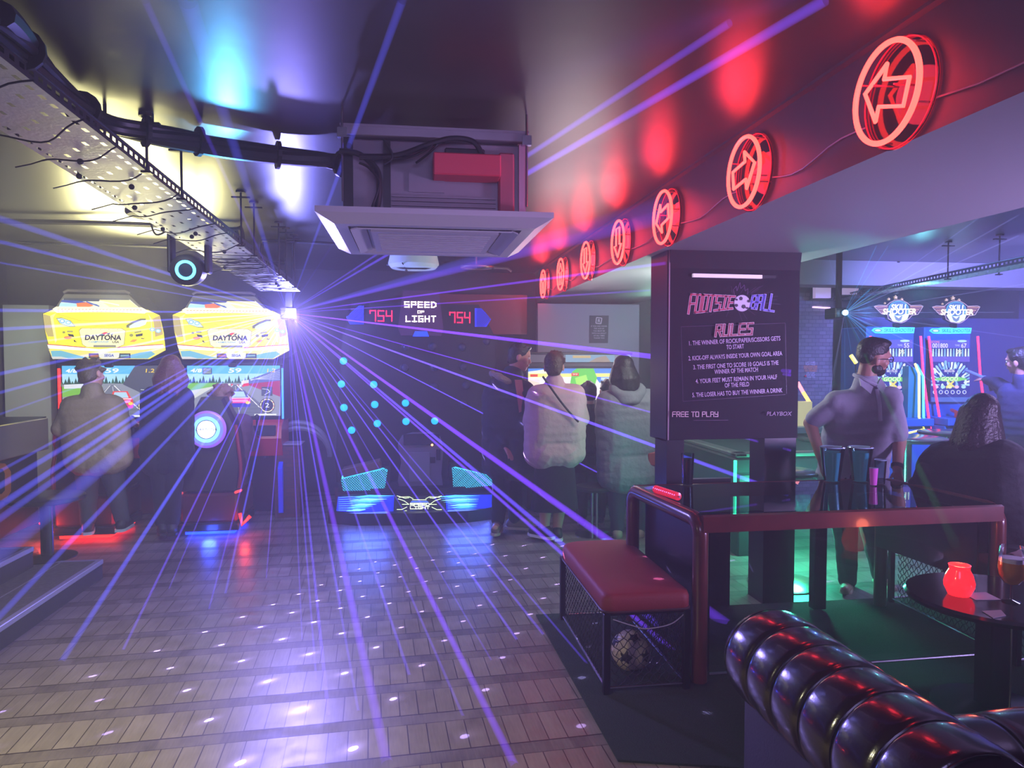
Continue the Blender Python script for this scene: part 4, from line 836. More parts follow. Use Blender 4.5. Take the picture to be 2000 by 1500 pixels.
# ------------------------------------------------------------------ foot-football table, benches and rules board
m_mah = M('mahogany', '5a2420', .28, vary=.25, bscale=8, coat=.4); m_glass = glass('clear_glass', 'e8f4f0', .0, 1.5, .9)
m_dkp = M('panel_dark', '0e0d14', .35); m_net = M('net_cord', '08080a', .7); m_cush = M('cushion_red', '8a2c2c', .6, bump=.1, bscale=120); m_iron = M('iron_black', '121216', .35, .6)
TZ = .84
FL, FR, BL, BR = V((1.37, 3.20, 0)), V((2.98, 3.22, 0)), V((1.30, 4.02, 0)), V((2.92, 4.04, 0))
Z = lambda p, z: V((p.x, p.y, z))
ft = thing('football_table', 'dark wood framed glass football table with a glass top beside the red benches', 'table', (2.15, 3.62, 0))
def arch(a, b_):      # leg - rounded corner - rail - rounded corner - leg
    d = (b_ - a).normalized(); r = .07; zt = TZ - .035; P_ = [Z(a, .03), Z(a, zt - r)]
    for k in range(1, 6): an = PI / 2 * k / 6; P_.append(Z(a, 0) + d * (r - r * math.cos(an)) + V((0, 0, zt - r + r * math.sin(an))))
    P_ += [Z(a, zt) + d * r, Z(b_, zt) - d * r]
    for k in range(1, 6): an = PI / 2 * k / 6; P_.append(Z(b_, 0) - d * (r - r * math.sin(an)) + V((0, 0, zt - r + r * math.cos(an))))
    return P_ + [Z(b_, zt - r), Z(b_, .03)]
MB().tube(arch(FL, BL), .038, 12).build('leg_frame', m_mah, ft, True); MB().tube(arch(FR, BR), .038, 12).build('leg_frame', m_mah, ft, True)
b = MB(); e = V((0, 0, TZ - .045))
for a, c in ((FL, FR), (BL, BR)):
    d = (c - a).normalized(); n = V((0, 0, 1)); s_ = d.cross(n); q = a + e
    b.prism([q + s_ * .036 + n * .035 - d * 0, q + s_ * .036 - n * .04, q - s_ * .03 - n * .04, q - s_ * .03 + n * .02, q + n * .042 + s_ * .02], c - a)
b.build('rail', m_mah, ft)
b = MB(); q = [Z(FL, TZ - .006), Z(FR, TZ - .006), Z(BR, TZ - .006), Z(BL, TZ - .006)]
b.add(q, [(0, 1, 2, 3)]); b.build('glass_top', glass('table_glass', '7f95a0', .0, 1.6, .9), ft)
b = MB(); b.add([Z(FL, .1) + V((.04, -.0, 0)), Z(FR, .1) - V((.04, 0, 0)), Z(FR, .76) - V((.04, 0, 0)), Z(FL, .76) + V((.04, 0, 0))], [(0, 1, 2, 3)]); b.build('glass_front', m_glass, ft)
b = MB(); b.prism([Z(FL, .05) + V((.06, .05, 0)), Z(FL, .76) + V((.06, .05, 0)), Z(BL, .76) + V((.06, -.05, 0)), Z(BL, .05) + V((.06, -.05, 0))], (.012, 0, 0)); b.build('side_panel', m_dkp, ft)
b = MB(); b.prism([Z(FR, .42) + V((-.06, .05, 0)), Z(FR, .76) + V((-.06, .05, 0)), Z(BR, .76) + V((-.06, -.05, 0)), Z(BR, .42) + V((-.06, -.05, 0))], (-.012, 0, 0)); b.build('side_panel', m_dkp, ft)
b = MB(); b.cyl(Z(FL, .06) + V((.05, 0, 0)), Z(FR, .06) - V((.05, 0, 0)), .008, n=8).build('lower_rail', m_chrome, ft)
x0 = PY(1587, 1100, 4.06).x; b = MB(); b.box((x0, 4.04, .02), (x0 + .085, 4.10, .76), .004).build('rear_post', m_dkp, ft)
# red bead counter on the table edge
P0, P1 = PZ(1280, 955, TZ + .02), PZ(1325, 970, TZ + .02)
bc = thing('bead_counter', 'red ribbed score counter on the left rim of the glass table', 'score counter', (P0 + P1) / 2)
d = (P1 - P0); b = MB(); n = 12
for i in range(n): c = P0 + d * ((i + .5) / n); b.lathe([(.006, -d.length / n * .46), (.021, -d.length / n * .3), (.021, d.length / n * .3), (.006, d.length / n * .46)], c, 14, d)
b.build('beads', M('bead_red', 'e03048', .25, emit='ff2840', es=.5), bc, True); MB().cyl(P0 - d * .06, P1 + d * .06, .005).build('rod', m_chrome, bc)
def hexnet(b, o, u, v, nu, nv, cell):
    """diamond netting on the rectangle o + u*nu.. + v*nv.."""
    for i in range(-nv, nu + 1):
        for sl in (1, -1):
            pts = []
            for j in range(nv * 2 + 1):
                y = j * .5; x = i + (y if sl > 0 else nv - y) + (.12 if (j % 2) else -.12) * (1 if sl > 0 else -1)
                if -.01 <= x <= nu + .01: pts.append(o + u * (x * cell) + v * (y * cell))
            if len(pts) > 1: b.tube(pts, .0022, 4)
def bench(label, x0, x1, y0, y1, inner):
    t = thing('bench', label, 'bench', ((x0 + x1) / 2, (y0 + y1) / 2, 0), 'benches at the football table')
    b = MB(); r = .14; n = 8; out = []
    cx = [(x0 + .03, y0 + .03), (x1 - .03, y0 + .03), (x1 - .03, y1 - .03), (x0 + .03, y1 - .03)]
    rr = [.05, .05, .05, .12]
    for k, (cx_, cy_) in enumerate(((x0, y0), (x1, y0), (x1, y1), (x0, y1))):
        q = rr[k]; ox = q if cx_ == x0 else -q; oy = q if cy_ == y0 else -q
        for j in range(n + 1):
            a = (PI, 1.5 * PI, 0, .5 * PI)[k] + PI / 2 * j / n; out.append((cx_ + ox + q * math.cos(a), cy_ + oy + q * math.sin(a)))
    N_ = len(out); vs = []
    mx, my = (x0 + x1) / 2, (y0 + y1) / 2
    for z, k in ((.39, .97), (.395, 1.0), (.455, 1.0), (.475, .97), (.482, .90), (.484, .5)): vs += [V((mx + (x - mx) * k, my + (y - my) * (1 - (1 - k) * .5), z)) for x, y in out]
    fs = [tuple(range(N_))[::-1], tuple(range(5 * N_, 6 * N_))] + [(k * N_ + i, k * N_ + (i + 1) % N_, (k + 1) * N_ + (i + 1) % N_, (k + 1) * N_ + i) for k in range(5) for i in range(N_)]
    b.add(vs, fs); b.build('cushion', m_cush, t, 'all')
    b = MB(); b.tube([V((mx + (x - mx) * 1.004, my + (y - my) * 1.004, .40)) for x, y in out], .006, 6, True); b.build('piping', M('piping_dark', '3a1418', .5), t, True)
    for x in (x0 + .02, x1 - .02):
        for y in (y0 + .02, y1 - .02): MB().box((x - .016, y - .016, 0), (x + .016, y + .016, .39), .003).build('leg', m_iron, t)
    for a, c in (((x0 + .02, y0 + .02), (x0 + .02, y1 - .02)), ((x0 + .02, y0 + .02), (x1 - .02, y0 + .02)), ((x1 - .02, y0 + .02), (x1 - .02, y1 - .02)), ((x0 + .02, y1 - .02), (x1 - .02, y1 - .02))):
        MB().cyl((a[0], a[1], .035), (c[0], c[1], .035), .007, n=8).build('floor_rail', m_chrome, t); MB().cyl((a[0], a[1], .385), (c[0], c[1], .385), .009, n=8).build('top_rail', m_iron, t)
    cell = .042; nv = 8
    for o, u, L in ((V((x0 + .02, y0 + .04, .04)), V((0, 1, 0)), y1 - y0 - .08), (V((x0 + .04, y0 + .02, .04)), V((1, 0, 0)), x1 - x0 - .08), (V((x1 - .02, y0 + .04, .04)), V((0, 1, 0)), y1 - y0 - .08)):
        b = MB(); hexnet(b, o, u, V((0, 0, 1)), int(L / cell), nv, cell); b.build('net', m_net, t)
    b = MB(); b.tube(smooth_path([V((x0 + .05, y0 + .018, .36)), V((x0 + .15, y0 + .014, .325)), V((mx, y0 + .012, .31)), V((x1 - .1, y0 + .014, .325)), V((x1 - .03, y0 + .018, .37))]), .003, 5)
    b.build('loose_cord', M('cord_pale', '9a94a0', .6), t, True)
    return t
bench('red cushioned bench with a black net box under it, left of the glass table', .885, 1.315, 3.16, 4.16, 1)
bench('bench with net box at the right end of the glass table, under the seated woman', 3.05, 3.48, 3.16, 4.16, 0)
c = V((1.10, 3.42, .105)); fb = thing('football', 'football lying inside the net box of the left bench', 'ball', c - V((0, 0, .1)))
b = MB(); b.sphere(c, .1, 28, 18); o = b.build('ball_shell', M('ball_white', 'b8a8a0', .5), fb, True)
phi = (1 + 5 ** .5) / 2
b = MB()
for s1 in (1, -1):
    for s2 in (phi, -phi):
        for q in ((0, s1, s2), (s1, s2, 0), (s2, 0, s1)):
            d = V(q).normalized(); b.lathe([(0, .1008), (.02, .0992), (.034, .0945)], c, 5, d)
b.build('pentagon_patches', m_black, fb)
# rules board standing behind the table
BY = 4.24
rb = thing('rules_board', 'tall dark rules board with pale lettering standing behind the glass table under the beam', 'sign board', (1.98, BY, 0))
XL, XM, XR = PY(1287, 700, BY).x, PY(1308, 700, BY - .02).x, PY(1560, 700, BY).x
m_bd = M('board_plum', '120a18', .6, spec=.2); b = MB(); b.box((XM, BY, 1.07), (XR, BY + .05, 2.25), .002); b.build('panel', m_bd, rb)
b = MB(); b.box((XM - .012, BY - .012, .0), (XM + .10, BY + .2, 1.07)); b.build('left_leg', m_dkp, rb)
b = MB(); b.box((XR - .225, BY, .0), (XR - .01, BY + .2, 1.07)); b.build('right_leg', m_dkp, rb)
b = MB(); b.box((XM + .1, BY, .0), (XM + .42, BY + .04, .82)); b.build('lower_panel', m_dkp, rb)
b = MB(); b.box((XM - .012, BY + .001, 1.06), (XM, BY + .3, 2.25)); b.build('side_face', M('board_side', '140c18', .4), rb)
MB().box((XM - .004, BY - .006, .9), (XM + .004, BY, 2.25)).build('edge_trim', M('trim_pale', 'c0a8b0', .3, .6), rb)
b = MB(); b.prism([V((XM, BY, 2.14)), V((XR, BY, 2.14)), V((XR, BY - .02, 2.25)), V((XM, BY - .02, 2.25))], (0, .05, 0)); b.build('top_cap', m_bd, rb)
b = MB(); q = [PY(x, y, BY - .025) for x, y in ((1354, 534), (1489, 537), (1489, 544), (1354, 541))]; b.prism(q, (0, .02, 0)); b.build('reflection_strip', M('strip_white', 'f0e4f0', .3, emit='d8c0d8', es=.7), rb)  # glowing strip stands in for a lamp's reflection on the board
b = MB(); b.prism([PY(x, y, BY - .025) for x, y in ((1489, 537), (1516, 538), (1516, 543), (1489, 544))], (0, .02, 0)); b.build('strip_end', m_black, rb)
fr = lambda x, y: PY(1260 + x / 4.1676, 480 + y / 4.1676, BY - .001)
p = Pic(fr, (0, -1, 0), .0008); rot = -.055
cr, cv, cw, cg = 'd03858', '6050d0', 'd8b8d8', '8a7090'
for i in range(26):
    a = random.uniform(0, 2 * PI); r0 = random.uniform(150, 250); r1 = r0 + random.uniform(60, 190); p.line([(720 + r0 * math.cos(a), 450 + r0 * .35 * math.sin(a)), (720 + r1 * math.cos(a), 450 + r1 * .4 * math.sin(a))], 2, '5a3a64', up=(i == 0))
def fan(txt, x0, x1, ytop0, ytop1, ybot0, ybot1, th, col, edge):
    n = len(txt); p.up()
    for kk, (tt, cc) in enumerate(((th * 1.9, edge), (th, col))):
        p.up()
        for i, ch in enumerate(txt):
            for st in STROKES[ch]:
                pts = []
                for s_ in st.split():
                    gx, gy = int(s_[0]) / 2, int(s_[1]) / 4; fx = (i + .12 + .72 * gx) / n
                    yt, yb = ytop0 + (ytop1 - ytop0) * fx, ybot0 + (ybot1 - ybot0) * fx
                    pts.append((x0 + (x1 - x0) * fx + gy * 22, yb + (yt - yb) * gy))
                for q0, q1 in zip(pts, pts[1:]):
                    L = math.hypot(q1[0] - q0[0], q1[1] - q0[1]); ux, uy = (q1[0] - q0[0]) / L * tt / 2, (q1[1] - q0[1]) / L * tt / 2
                    p.line([(q0[0] - ux, q0[1] - uy), (q1[0] + ux, q1[1] + uy)], tt, cc, up=False)
fan('FOOTSIE', 345, 715, 395, 415, 550, 510, 11, cr, 'e0b8c8'); fan('BALL', 845, 1050, 410, 395, 505, 535, 10, cv, 'c8b8f0')
p.ell(785, 468, 66, 68, 'c8b0c8', 28).ell(785, 468, 62, 64, 'f0e0ec', 28)
for x, y, r in ((775, 430, 17), (797, 496, 19), (838, 452, 13), (738, 486, 14), (740, 440, 9), (826, 508, 9)): p.poly([(x + r * math.cos(k * 2 * PI / 5 + x), y + r * math.sin(k * 2 * PI / 5 + x)) for k in range(5)], '2a1c34')
for pts in ([(720, 400), (712, 360), (735, 330), (740, 370), (765, 300), (772, 350), (800, 320), (806, 370), (830, 350), (826, 400)],): p.line(pts, 3, '7a4a80')
for q0, q1 in (((572, 720), (858, 690)),):
    p.strokes('RULES', 712, 728, 42, 88, 19, 'f0c8d0', .5, .18, rot).strokes('RULES', 712, 728, 42, 88, 11, 'a82c40', .5, .18, rot)
p.line([(285, 660), (1130, 630)], 2, '6a4a70').line([(300, 1265), (1130, 1210)], 2, '6a4a70').line([(285, 660), (300, 1265)], 2, '5a3a60').line([(1130, 630), (1140, 1205)], 2, '5a3a60')
for tx, x, y, wd in (('1. THE WINNER OF ROCK/PAPER/SCISSORS GETS', 716, 776, 740), ('TO START', 722, 824, 142), ('2. KICK-OFF ALWAYS INSIDE YOUR OWN GOAL AREA', 722, 898, 760), ('3. THE FIRST ONE TO SCORE 10 GOALS IS THE', 726, 972, 690), ('WINNER OF THE MATCH', 730, 1018, 352),
                   ('4. YOUR FEET MUST REMAIN IN YOUR HALF', 730, 1086, 660), ('OF THE FIELD', 734, 1132, 198), ('5. THE LOSER HAS TO BUY THE WINNER A DRINK', 736, 1196, 730)):
    vs, _ = text_geo(tx, 50); w0 = max(v[0] for v in vs) - min(v[0] for v in vs)
    p.text(tx, x, y, 50, 'd0b4d4', wd / w0, 0, .6, rot)
p.strokes('FREE', 275, 1388, 24, 38, 6, 'f0d0d0', .42).strokes('TO', 394, 1388, 24, 38, 6, 'f0d0d0', .42).strokes('PLAY', 515, 1388, 24, 38, 6, 'f0d0d0', .42)
p.text('PLAYBOX', 1070, 1366, 46, '8a6888', 1, .2, .6).line([(380, 1418), (660, 1416)], 2, '8a6a88')
p.build('lettering', prt, rb)
# things seen past the board: green-lit pool table
pt = thing('pool_table', 'dark pool table with a glowing green edge light seen under the rules board', 'pool table', (2.9, 5.6, 0))
q = [PZ(1405, 870, .82), PZ(1600, 866, .82)]; TX0, TX1, TY0, TY1 = PY(1437, 900, 5.25).x, 3.75, 5.25, 7.0
b = MB(); b.box((TX0, TY0, .66), (TX1, TY1, .80), .02)
b.build('body', M('pool_black', '15161c', .4), pt)
MB().box((TX0 + .1, TY0 + .1, .802), (TX1 - .1, TY1 - .1, .806)).build('playing_cloth', M('cloth_green', '24443a', .8), pt)
for nm, lo, hi in (('a', (TX0, TY0, .80), (TX1, TY0 + .1, .835)), ('b', (TX0, TY1 - .1, .80), (TX1, TY1, .835)), ('c', (TX0, TY0, .80), (TX0 + .1, TY1, .835)), ('d', (TX1 - .1, TY0, .80), (TX1, TY1, .835))): MB().box(lo, hi, .01).build('rail', M('pool_rail', '5a6660', .35), pt)
m_gn = M('edge_green', '60ffc8', .4, emit='30ffb0', es=2.6)
MB().cyl((TX0 - .008, TY0 - .008, .30), (TX0 - .008, TY0 - .008, .78), .012).build('edge_light', m_gn, pt)
for x in (TX0 + .12, TX1 - .12):
    for y in (TY0 + .12, TY1 - .12): MB().box((x - .07, y - .07, 0), (x + .07, y + .07, .66), .01).build('leg', M('pool_black'), pt)
b = MB(); b.box((TX0 + .13, TY0 - .006, .68), (TX0 + .16, TY0, .79)); b.box((TX0 + .19, TY0 - .006, .68), (TX0 + .2, TY0, .79)); b.build('front_stripe', M('stripe_teal', '50c0b0', .4, emit='30b0a0', es=.8), pt)
# round bar tables behind
def bar_table(label, c, r, z, metal=False):
    t = thing('bar_table', label, 'table', (c[0], c[1], 0), 'round bar tables behind the glass table'); cc = V((c[0], c[1], 0))
    MB().lathe([(0, z - .03), (r - .01, z - .03), (r, z - .02), (r, z - .005), (r - .01, z), (0, z)], cc, 36).build('tabletop', M('top_gloss', '4a4c58', .18), t, True)
    MB().cyl(cc + V((0, 0, .02)), cc + V((0, 0, z - .03)), .035).build('leg', m_chrome, t, True)
    MB().lathe([(0, 0), (.24, 0), (.245, .008), (.2, .018), (.05, .035), (0, .035)], cc, 36).build('base_plate', M('base_pale', 'b0b4a0', .2, .7), t, True); return t
bar_table('round bar table carrying a red candle behind the leaning man', (4.05, 5.3), .30, .935)
bar_table('round bar table by the skill game, to the right of the candle table', (4.75, 5.7), .24, .93)
bar_table('round bar table whose pale base disc shows on the green-lit floor', (2.60, 4.62), .22, .80)
MB()
def candle(label, c, r, h, es):
    t = thing('candle_holder', label, 'candle', c, 'red glass candle holders'); c = V(c)
    b = MB(); b.lathe([(0, 0), (r * .7, 0), (r * .98, h * .28), (r, h * .42), (r * .86, h * .68), (r * .68, h * .84), (r * .66, h * .9), (r * .72, h), (r * .66, h), (r * .6, h * .88), (r * .8, h * .66), (r * .92, h * .42), (r * .6, h * .08), (0, h * .06)], c, 28)
    b.build('glass_jar', M('jar_red', 'ff3038', .12, emit='ff1c24', es=es), t, True)
    MB().lathe([(0, h * .07), (r * .55, h * .08), (r * .55, h * .3), (0, h * .3)], c, 16).build('wax', M('wax_orange', 'ff8040', .5, emit='ff7030', es=2.0), t, True); return t
candle('small red candle glowing on the round bar table behind the leaning man', (3.88, 5.2, .935), .035, .08, 2.0)
nt_ = thing('menu_holder', 'dark upright menu card behind the small red candle', 'menu', (3.84, 5.36, .935)); MB().box((3.76, 5.36, .935), (3.92, 5.375, 1.12), .003).build('card', M('card_rose', '70505c', .5), nt_)
# pitchers and glasses on the glass table
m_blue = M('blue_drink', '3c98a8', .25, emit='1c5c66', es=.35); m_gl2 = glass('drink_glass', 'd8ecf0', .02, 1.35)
def pitcher(label, x, y):
    c = PZ(x, y, TZ); t = thing('pitcher', label, 'pitcher', c, 'pitchers of blue drink'); h = .205
    MB().lathe([(.0, .004), (.042, .004), (.063, h * .86), (0, h * .86)], c, 28).build('drink', m_blue, t, True)
    MB().lathe([(.0, 0), (.046, 0), (.07, h), (.068, h), (.045, .004)], c, 28).build('glass_wall', m_gl2, t, True)
    MB().lathe([(.069, h - .004), (.0725, h - .002), (.069, h + .003), (.066, h)], c, 28).build('rim', M('rim_pale', 'a8c0d8', .15, .2), t, True)
    MB().cyl(c + V((.01, -.03, .12)), c + V((.03, -.058, h + .01)), .006).build('stirrer', M('straw_brown', '6a4a48', .4), t); return t
pitcher('left of the two pitchers of blue drink on the glass table', 1625, 939); pitcher('right of the two pitchers of blue drink on the glass table', 1680, 939)
c = PZ(1719, 944, TZ); t = thing('tumbler', 'empty clear tumbler beside the right blue pitcher', 'glass', c)
MB().lathe([(0, 0), (.026, 0), (.034, .14), (.032, .14), (.024, .01), (0, .01)], c, 24).build('glass_wall', m_gl2, t, True); MB().lathe([(.0335, .137), (.035, .139), (.0335, .142), (.032, .14)], c, 24).build('rim', M('rim_pale'), t, True)
c = PZ(1706, 947, TZ); t = thing('shot_glass', 'small glass lit pink beside the right blue pitcher', 'glass', c)
MB().lathe([(0, 0), (.018, 0), (.024, .1), (.022, .1), (.016, .012), (0, .012)], c, 20).build('glass_wall', M('glass_lit_pink', 'd060c0', .1, emit='c040b0', es=.15), t, True); MB().lathe([(.0225, .098), (.025, .1), (.0225, .102)], c, 20).build('rim', M('rim_pale'), t, True)  # pink light on the glass painted in as colour and faint glow
c = PZ(1370, 905, TZ) ; c = V((1.62, 3.98, TZ)); t = thing('beer_glass', 'tall dark beer glass on the glass table in front of the rules board', 'glass', c)
MB().lathe([(0, .004), (.028, .004), (.034, .15), (0, .15)], c, 22).build('beer', M('beer_dark', '30180c', .2), t, True); MB().lathe([(0, 0), (.031, 0), (.039, .18), (.037, .18), (.03, .004)], c, 22).build('glass_wall', m_gl2, t, True)
# rug
b = MB(); RGF = V((.80, 2.64, 0)); b.prism([V((.80, 2.64, .001)), V((2.1, 2.30, .001)), V((4.3, 2.3, .001)), V((4.2, 4.2, .001)), V((.76, 4.24, .001))], (0, 0, .009))
o = b.build('rug', M('turf_green', '1c2a1e', .95, bump=.6, bscale=160, vary=.35)); tag(o, 'dark green artificial turf rug under the benches and glass table', 'rug')
# ------------------------------------------------------------------ round table, candle and beer glass at the right
tb = thing('round_table', 'round dark table in the right foreground with a candle and beer glass', 'table', (2.58, 2.82, 0)); c = V((2.58, 2.80, 0)); TT = .52
MB().lathe([(0, TT - .035), (.32, TT - .035), (.345, TT - .03), (.355, TT - .012), (.345, TT), (0, TT)], c, 48).build('tabletop', M('table_dark', '1a1620', .14), tb, True)
b = MB(); b.box((c.x - .05, c.y - .05, .02), (c.x + .05, c.y + .05, TT - .035), .006); lg = b.build('leg', M('leg_dark', '26222c', .25, .6), tb)
MB().cyl((c.x + .045, c.y - .052, .03), (c.x + .045, c.y - .052, TT - .04), .004).build('edge_strip', m_chrome, lg)
MB().lathe([(0, 0), (.24, 0), (.24, .012), (.06, .03), (0, .03)], c, 32).build('base_plate', m_iron, tb, True)
cc = PZ(1873, 1161, TT); candle('large glowing red candle jar on the round foreground table', tuple(cc), .062, .135, 1.5)
lamp('candle_flame', 'POINT', cc + V((0, 0, .16)), (1, .2, .1), 1.2, .03)
cc = PZ(1975, 1176, TT); t = thing('beer_glass', 'stemmed glass of amber beer at the right edge of the round table', 'glass', cc)
pr = [(.004, .075), (.03, .085), (.05, .115), (.056, .15), (.052, .2), (.046, .245)]
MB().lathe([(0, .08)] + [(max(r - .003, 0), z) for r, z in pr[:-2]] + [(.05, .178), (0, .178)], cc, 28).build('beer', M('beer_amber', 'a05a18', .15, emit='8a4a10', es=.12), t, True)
MB().lathe([(0, 0), (.036, .0), (.036, .004), (.006, .012), (.005, .07)] + pr + [(.044, .245)], cc, 28).build('glass_wall', glass('stem_glass', 'f0f0f0', .02, 1.4), t, True)
MB().lathe([(0, .178), (.0495, .178), (.049, .195), (0, .197)], cc, 24).build('foam', M('foam', 'd8c8d8', .7), t, True)
for k, (pts, lb) in enumerate(((((1880, 1159), (1925, 1157), (1955, 1172), (1905, 1172)), 'pale menu sheet under the stemmed beer glass on the round table'), (((1918, 1194), (1955, 1192), (1965, 1203), (1940, 1208)), 'folded pale leaflet at the front rim of the round table'))):
    b = MB(); b.prism([PZ(x, y, TT + .001) for x, y in pts], (0, 0, .002)); tag(b.build('menu_sheet', M('paper_grey', '9a92a4', .6)), lb, 'menu')
# ------------------------------------------------------------------ buttoned leather sofa
m_lea = M('leather_oxblood', '1c0a10', .2, bump=.04, bscale=200, coat=.6, spec=.7)
so = thing('leather_sofa', 'black buttoned leather sofa with rolled arm in the right foreground', 'sofa', (1.25, 1.5, 0))
A = PZ(1505, 1280, .64); C = PZ(1800, 1520, .64)
def roll(name, A, C, R, nseg, inner, cap0=True):
    d = C - A; L = d.length; d = d.normalized(); s_ = d.cross(V((0, 0, 1))) * inner; up_ = V((0, 0, 1)); NS, NT = nseg * 14, 56; vs = []
    for i in range(NS + 1):
        u = i / NS; su = u * nseg; fr_ = su - math.floor(su)
        for j in range(NT):
            a = 2 * PI * j / NT; x, z = math.cos(a), math.sin(a)      # x toward the seat side
            groove = math.exp(-((min(fr_, 1 - fr_)) / .055) ** 2)
            r = R * (1 - .06 * groove + .03 * math.sin(PI * fr_))
            if x > -.25:            # tufted half: buttons staggered
                w = min(1, (x + .25) / .3)
                for au, off in ((.42, .5), (-.25, .0)):
                    dv = (a - au + PI) % (2 * PI) - PI; du = (su - off) - round(su - off)
                    r -= w * R * .15 * math.exp(-((dv / .17) ** 2 + (du / .15) ** 2)); 
                    r += w * R * .03 * math.cos(du * 2 * PI) * 0
                # pleats between buttons
                dd = abs(((a - .42) / .67 + 2 * (su - .5) + 100) % 2 - 1); de = abs(((a - .42) / .67 - 2 * (su - .5) + 100) % 2 - 1)
                r -= w * R * .05 * (math.exp(-(dd / .12) ** 2) + math.exp(-(de / .12) ** 2)) * (0 if not (-.5 < a - (2 * PI if a > PI else 0) < 1.1) else 1)
            vs.append(A + d * (u * L) + (s_ * x * 1.05 + up_ * z) * r)
    n0 = len(vs); fs = [(i * NT + j, i * NT + (j + 1) % NT, (i + 1) * NT + (j + 1) % NT, (i + 1) * NT + j) for i in range(NS) for j in range(NT)]
    vs2 = []
    for k, (sc_, off) in enumerate(((.93, .02), (.7, .035), (.2, .04))):
        vs += [A - d * off + (s_ * math.cos(2 * PI * j / NT) * 1.05 + up_ * math.sin(2 * PI * j / NT)) * R * sc_ for j in range(NT)]
    rings = [0, n0, n0 + NT, n0 + 2 * NT]
    for a_, b_ in zip(rings, rings[1:]): fs += [(a_ + (j + 1) % NT, a_ + j, b_ + j, b_ + (j + 1) % NT) for j in range(NT)]
    fs.append(tuple(n0 + 2 * NT + j for j in range(NT))[::-1]); fs.append(tuple(NS * NT + j for j in range(NT)))
    b = MB(); b.add(vs, fs); o = b.build(name, m_lea, so, 'all')
    for k in range(nseg + 1):
        cen = A + d * (L * k / nseg)
        MB().tube([cen + (s_ * math.cos(t_) * 1.05 + up_ * math.sin(t_)) * R * .955 for t_ in [PI * .42 + q * PI * 1.1 / 20 for q in range(21)]], .004, 6).build('piping', M('piping_black', '0c080c', .25), o, True)
    for k in range(nseg):
        for au, off in ((.42, .5),):
            cen = A + d * (L * (k + off) / nseg); MB().sphere(cen + (s_ * math.cos(au) * 1.05 + up_ * math.sin(au)) * R * .86, .010, 10, 7).build('button', m_lea, o, True)
    return o
roll('arm_roll', A, C + (C - A) * .25, .15, 6, -1)
D1 = (C - A).normalized(); SD = V((0, 0, 1)).cross(D1)
C2 = C + V((.0, .02, -.03)) + SD * .02
roll('back_roll', C2 + SD * .02, C2 + SD * .9 + D1 * -.05, .13, 5, -1)
b = MB(); lo = [A - SD * .085 - D1 * .0, C - SD * .085, C + SD * .06, A + SD * .06]
b.prism([Z(p, .08) for p in lo], (0, 0, .55)); b.build('arm_panel', M('leather_plain', '181016', .35, bump=.05, bscale=150), so)
lo = [C - SD * .06 - D1 * .05, C + SD * 1.0 - D1 * .1, C + SD * 1.0 + D1 * .08, C - SD * .06 + D1 * .08]; b = MB(); b.prism([Z(p, .08) for p in lo], (0, 0, .55)); b.build('back_panel', M('leather_plain'), so)
lo = [A + SD * .06 + D1 * .03, C + SD * .06 - D1 * .05, C + SD * .95 - D1 * .1, A + SD * .95 + D1 * .03]; b = MB(); b.prism([Z(p, .1) for p in lo], (0, 0, .2)); b.build('seat_frame', M('leather_plain'), so)
lo = [A + SD * .09 + D1 * .02, C + SD * .09 - D1 * .06, C + SD * .9 - D1 * .1, A + SD * .9 + D1 * .02]; b = MB(); b.box((0, 0, 0), (1, 1, .12), .03)
vs = [lo[0] * (1 - v.x) * (1 - v.y) + lo[1] * v.x * (1 - v.y) + lo[2] * v.x * v.y + lo[3] * (1 - v.x) * v.y + V((0, 0, .3 + v.z - A.z)) for v in map(V, b.v)]; b.v = [tuple(q) for q in vs]; b.build('seat_cushion', m_lea, so, True)
for p in (lo[0], lo[1], lo[2], lo[3]): MB().cyl(Z(p, 0), Z(p, .1), .022, .03).build('foot', m_black, so)
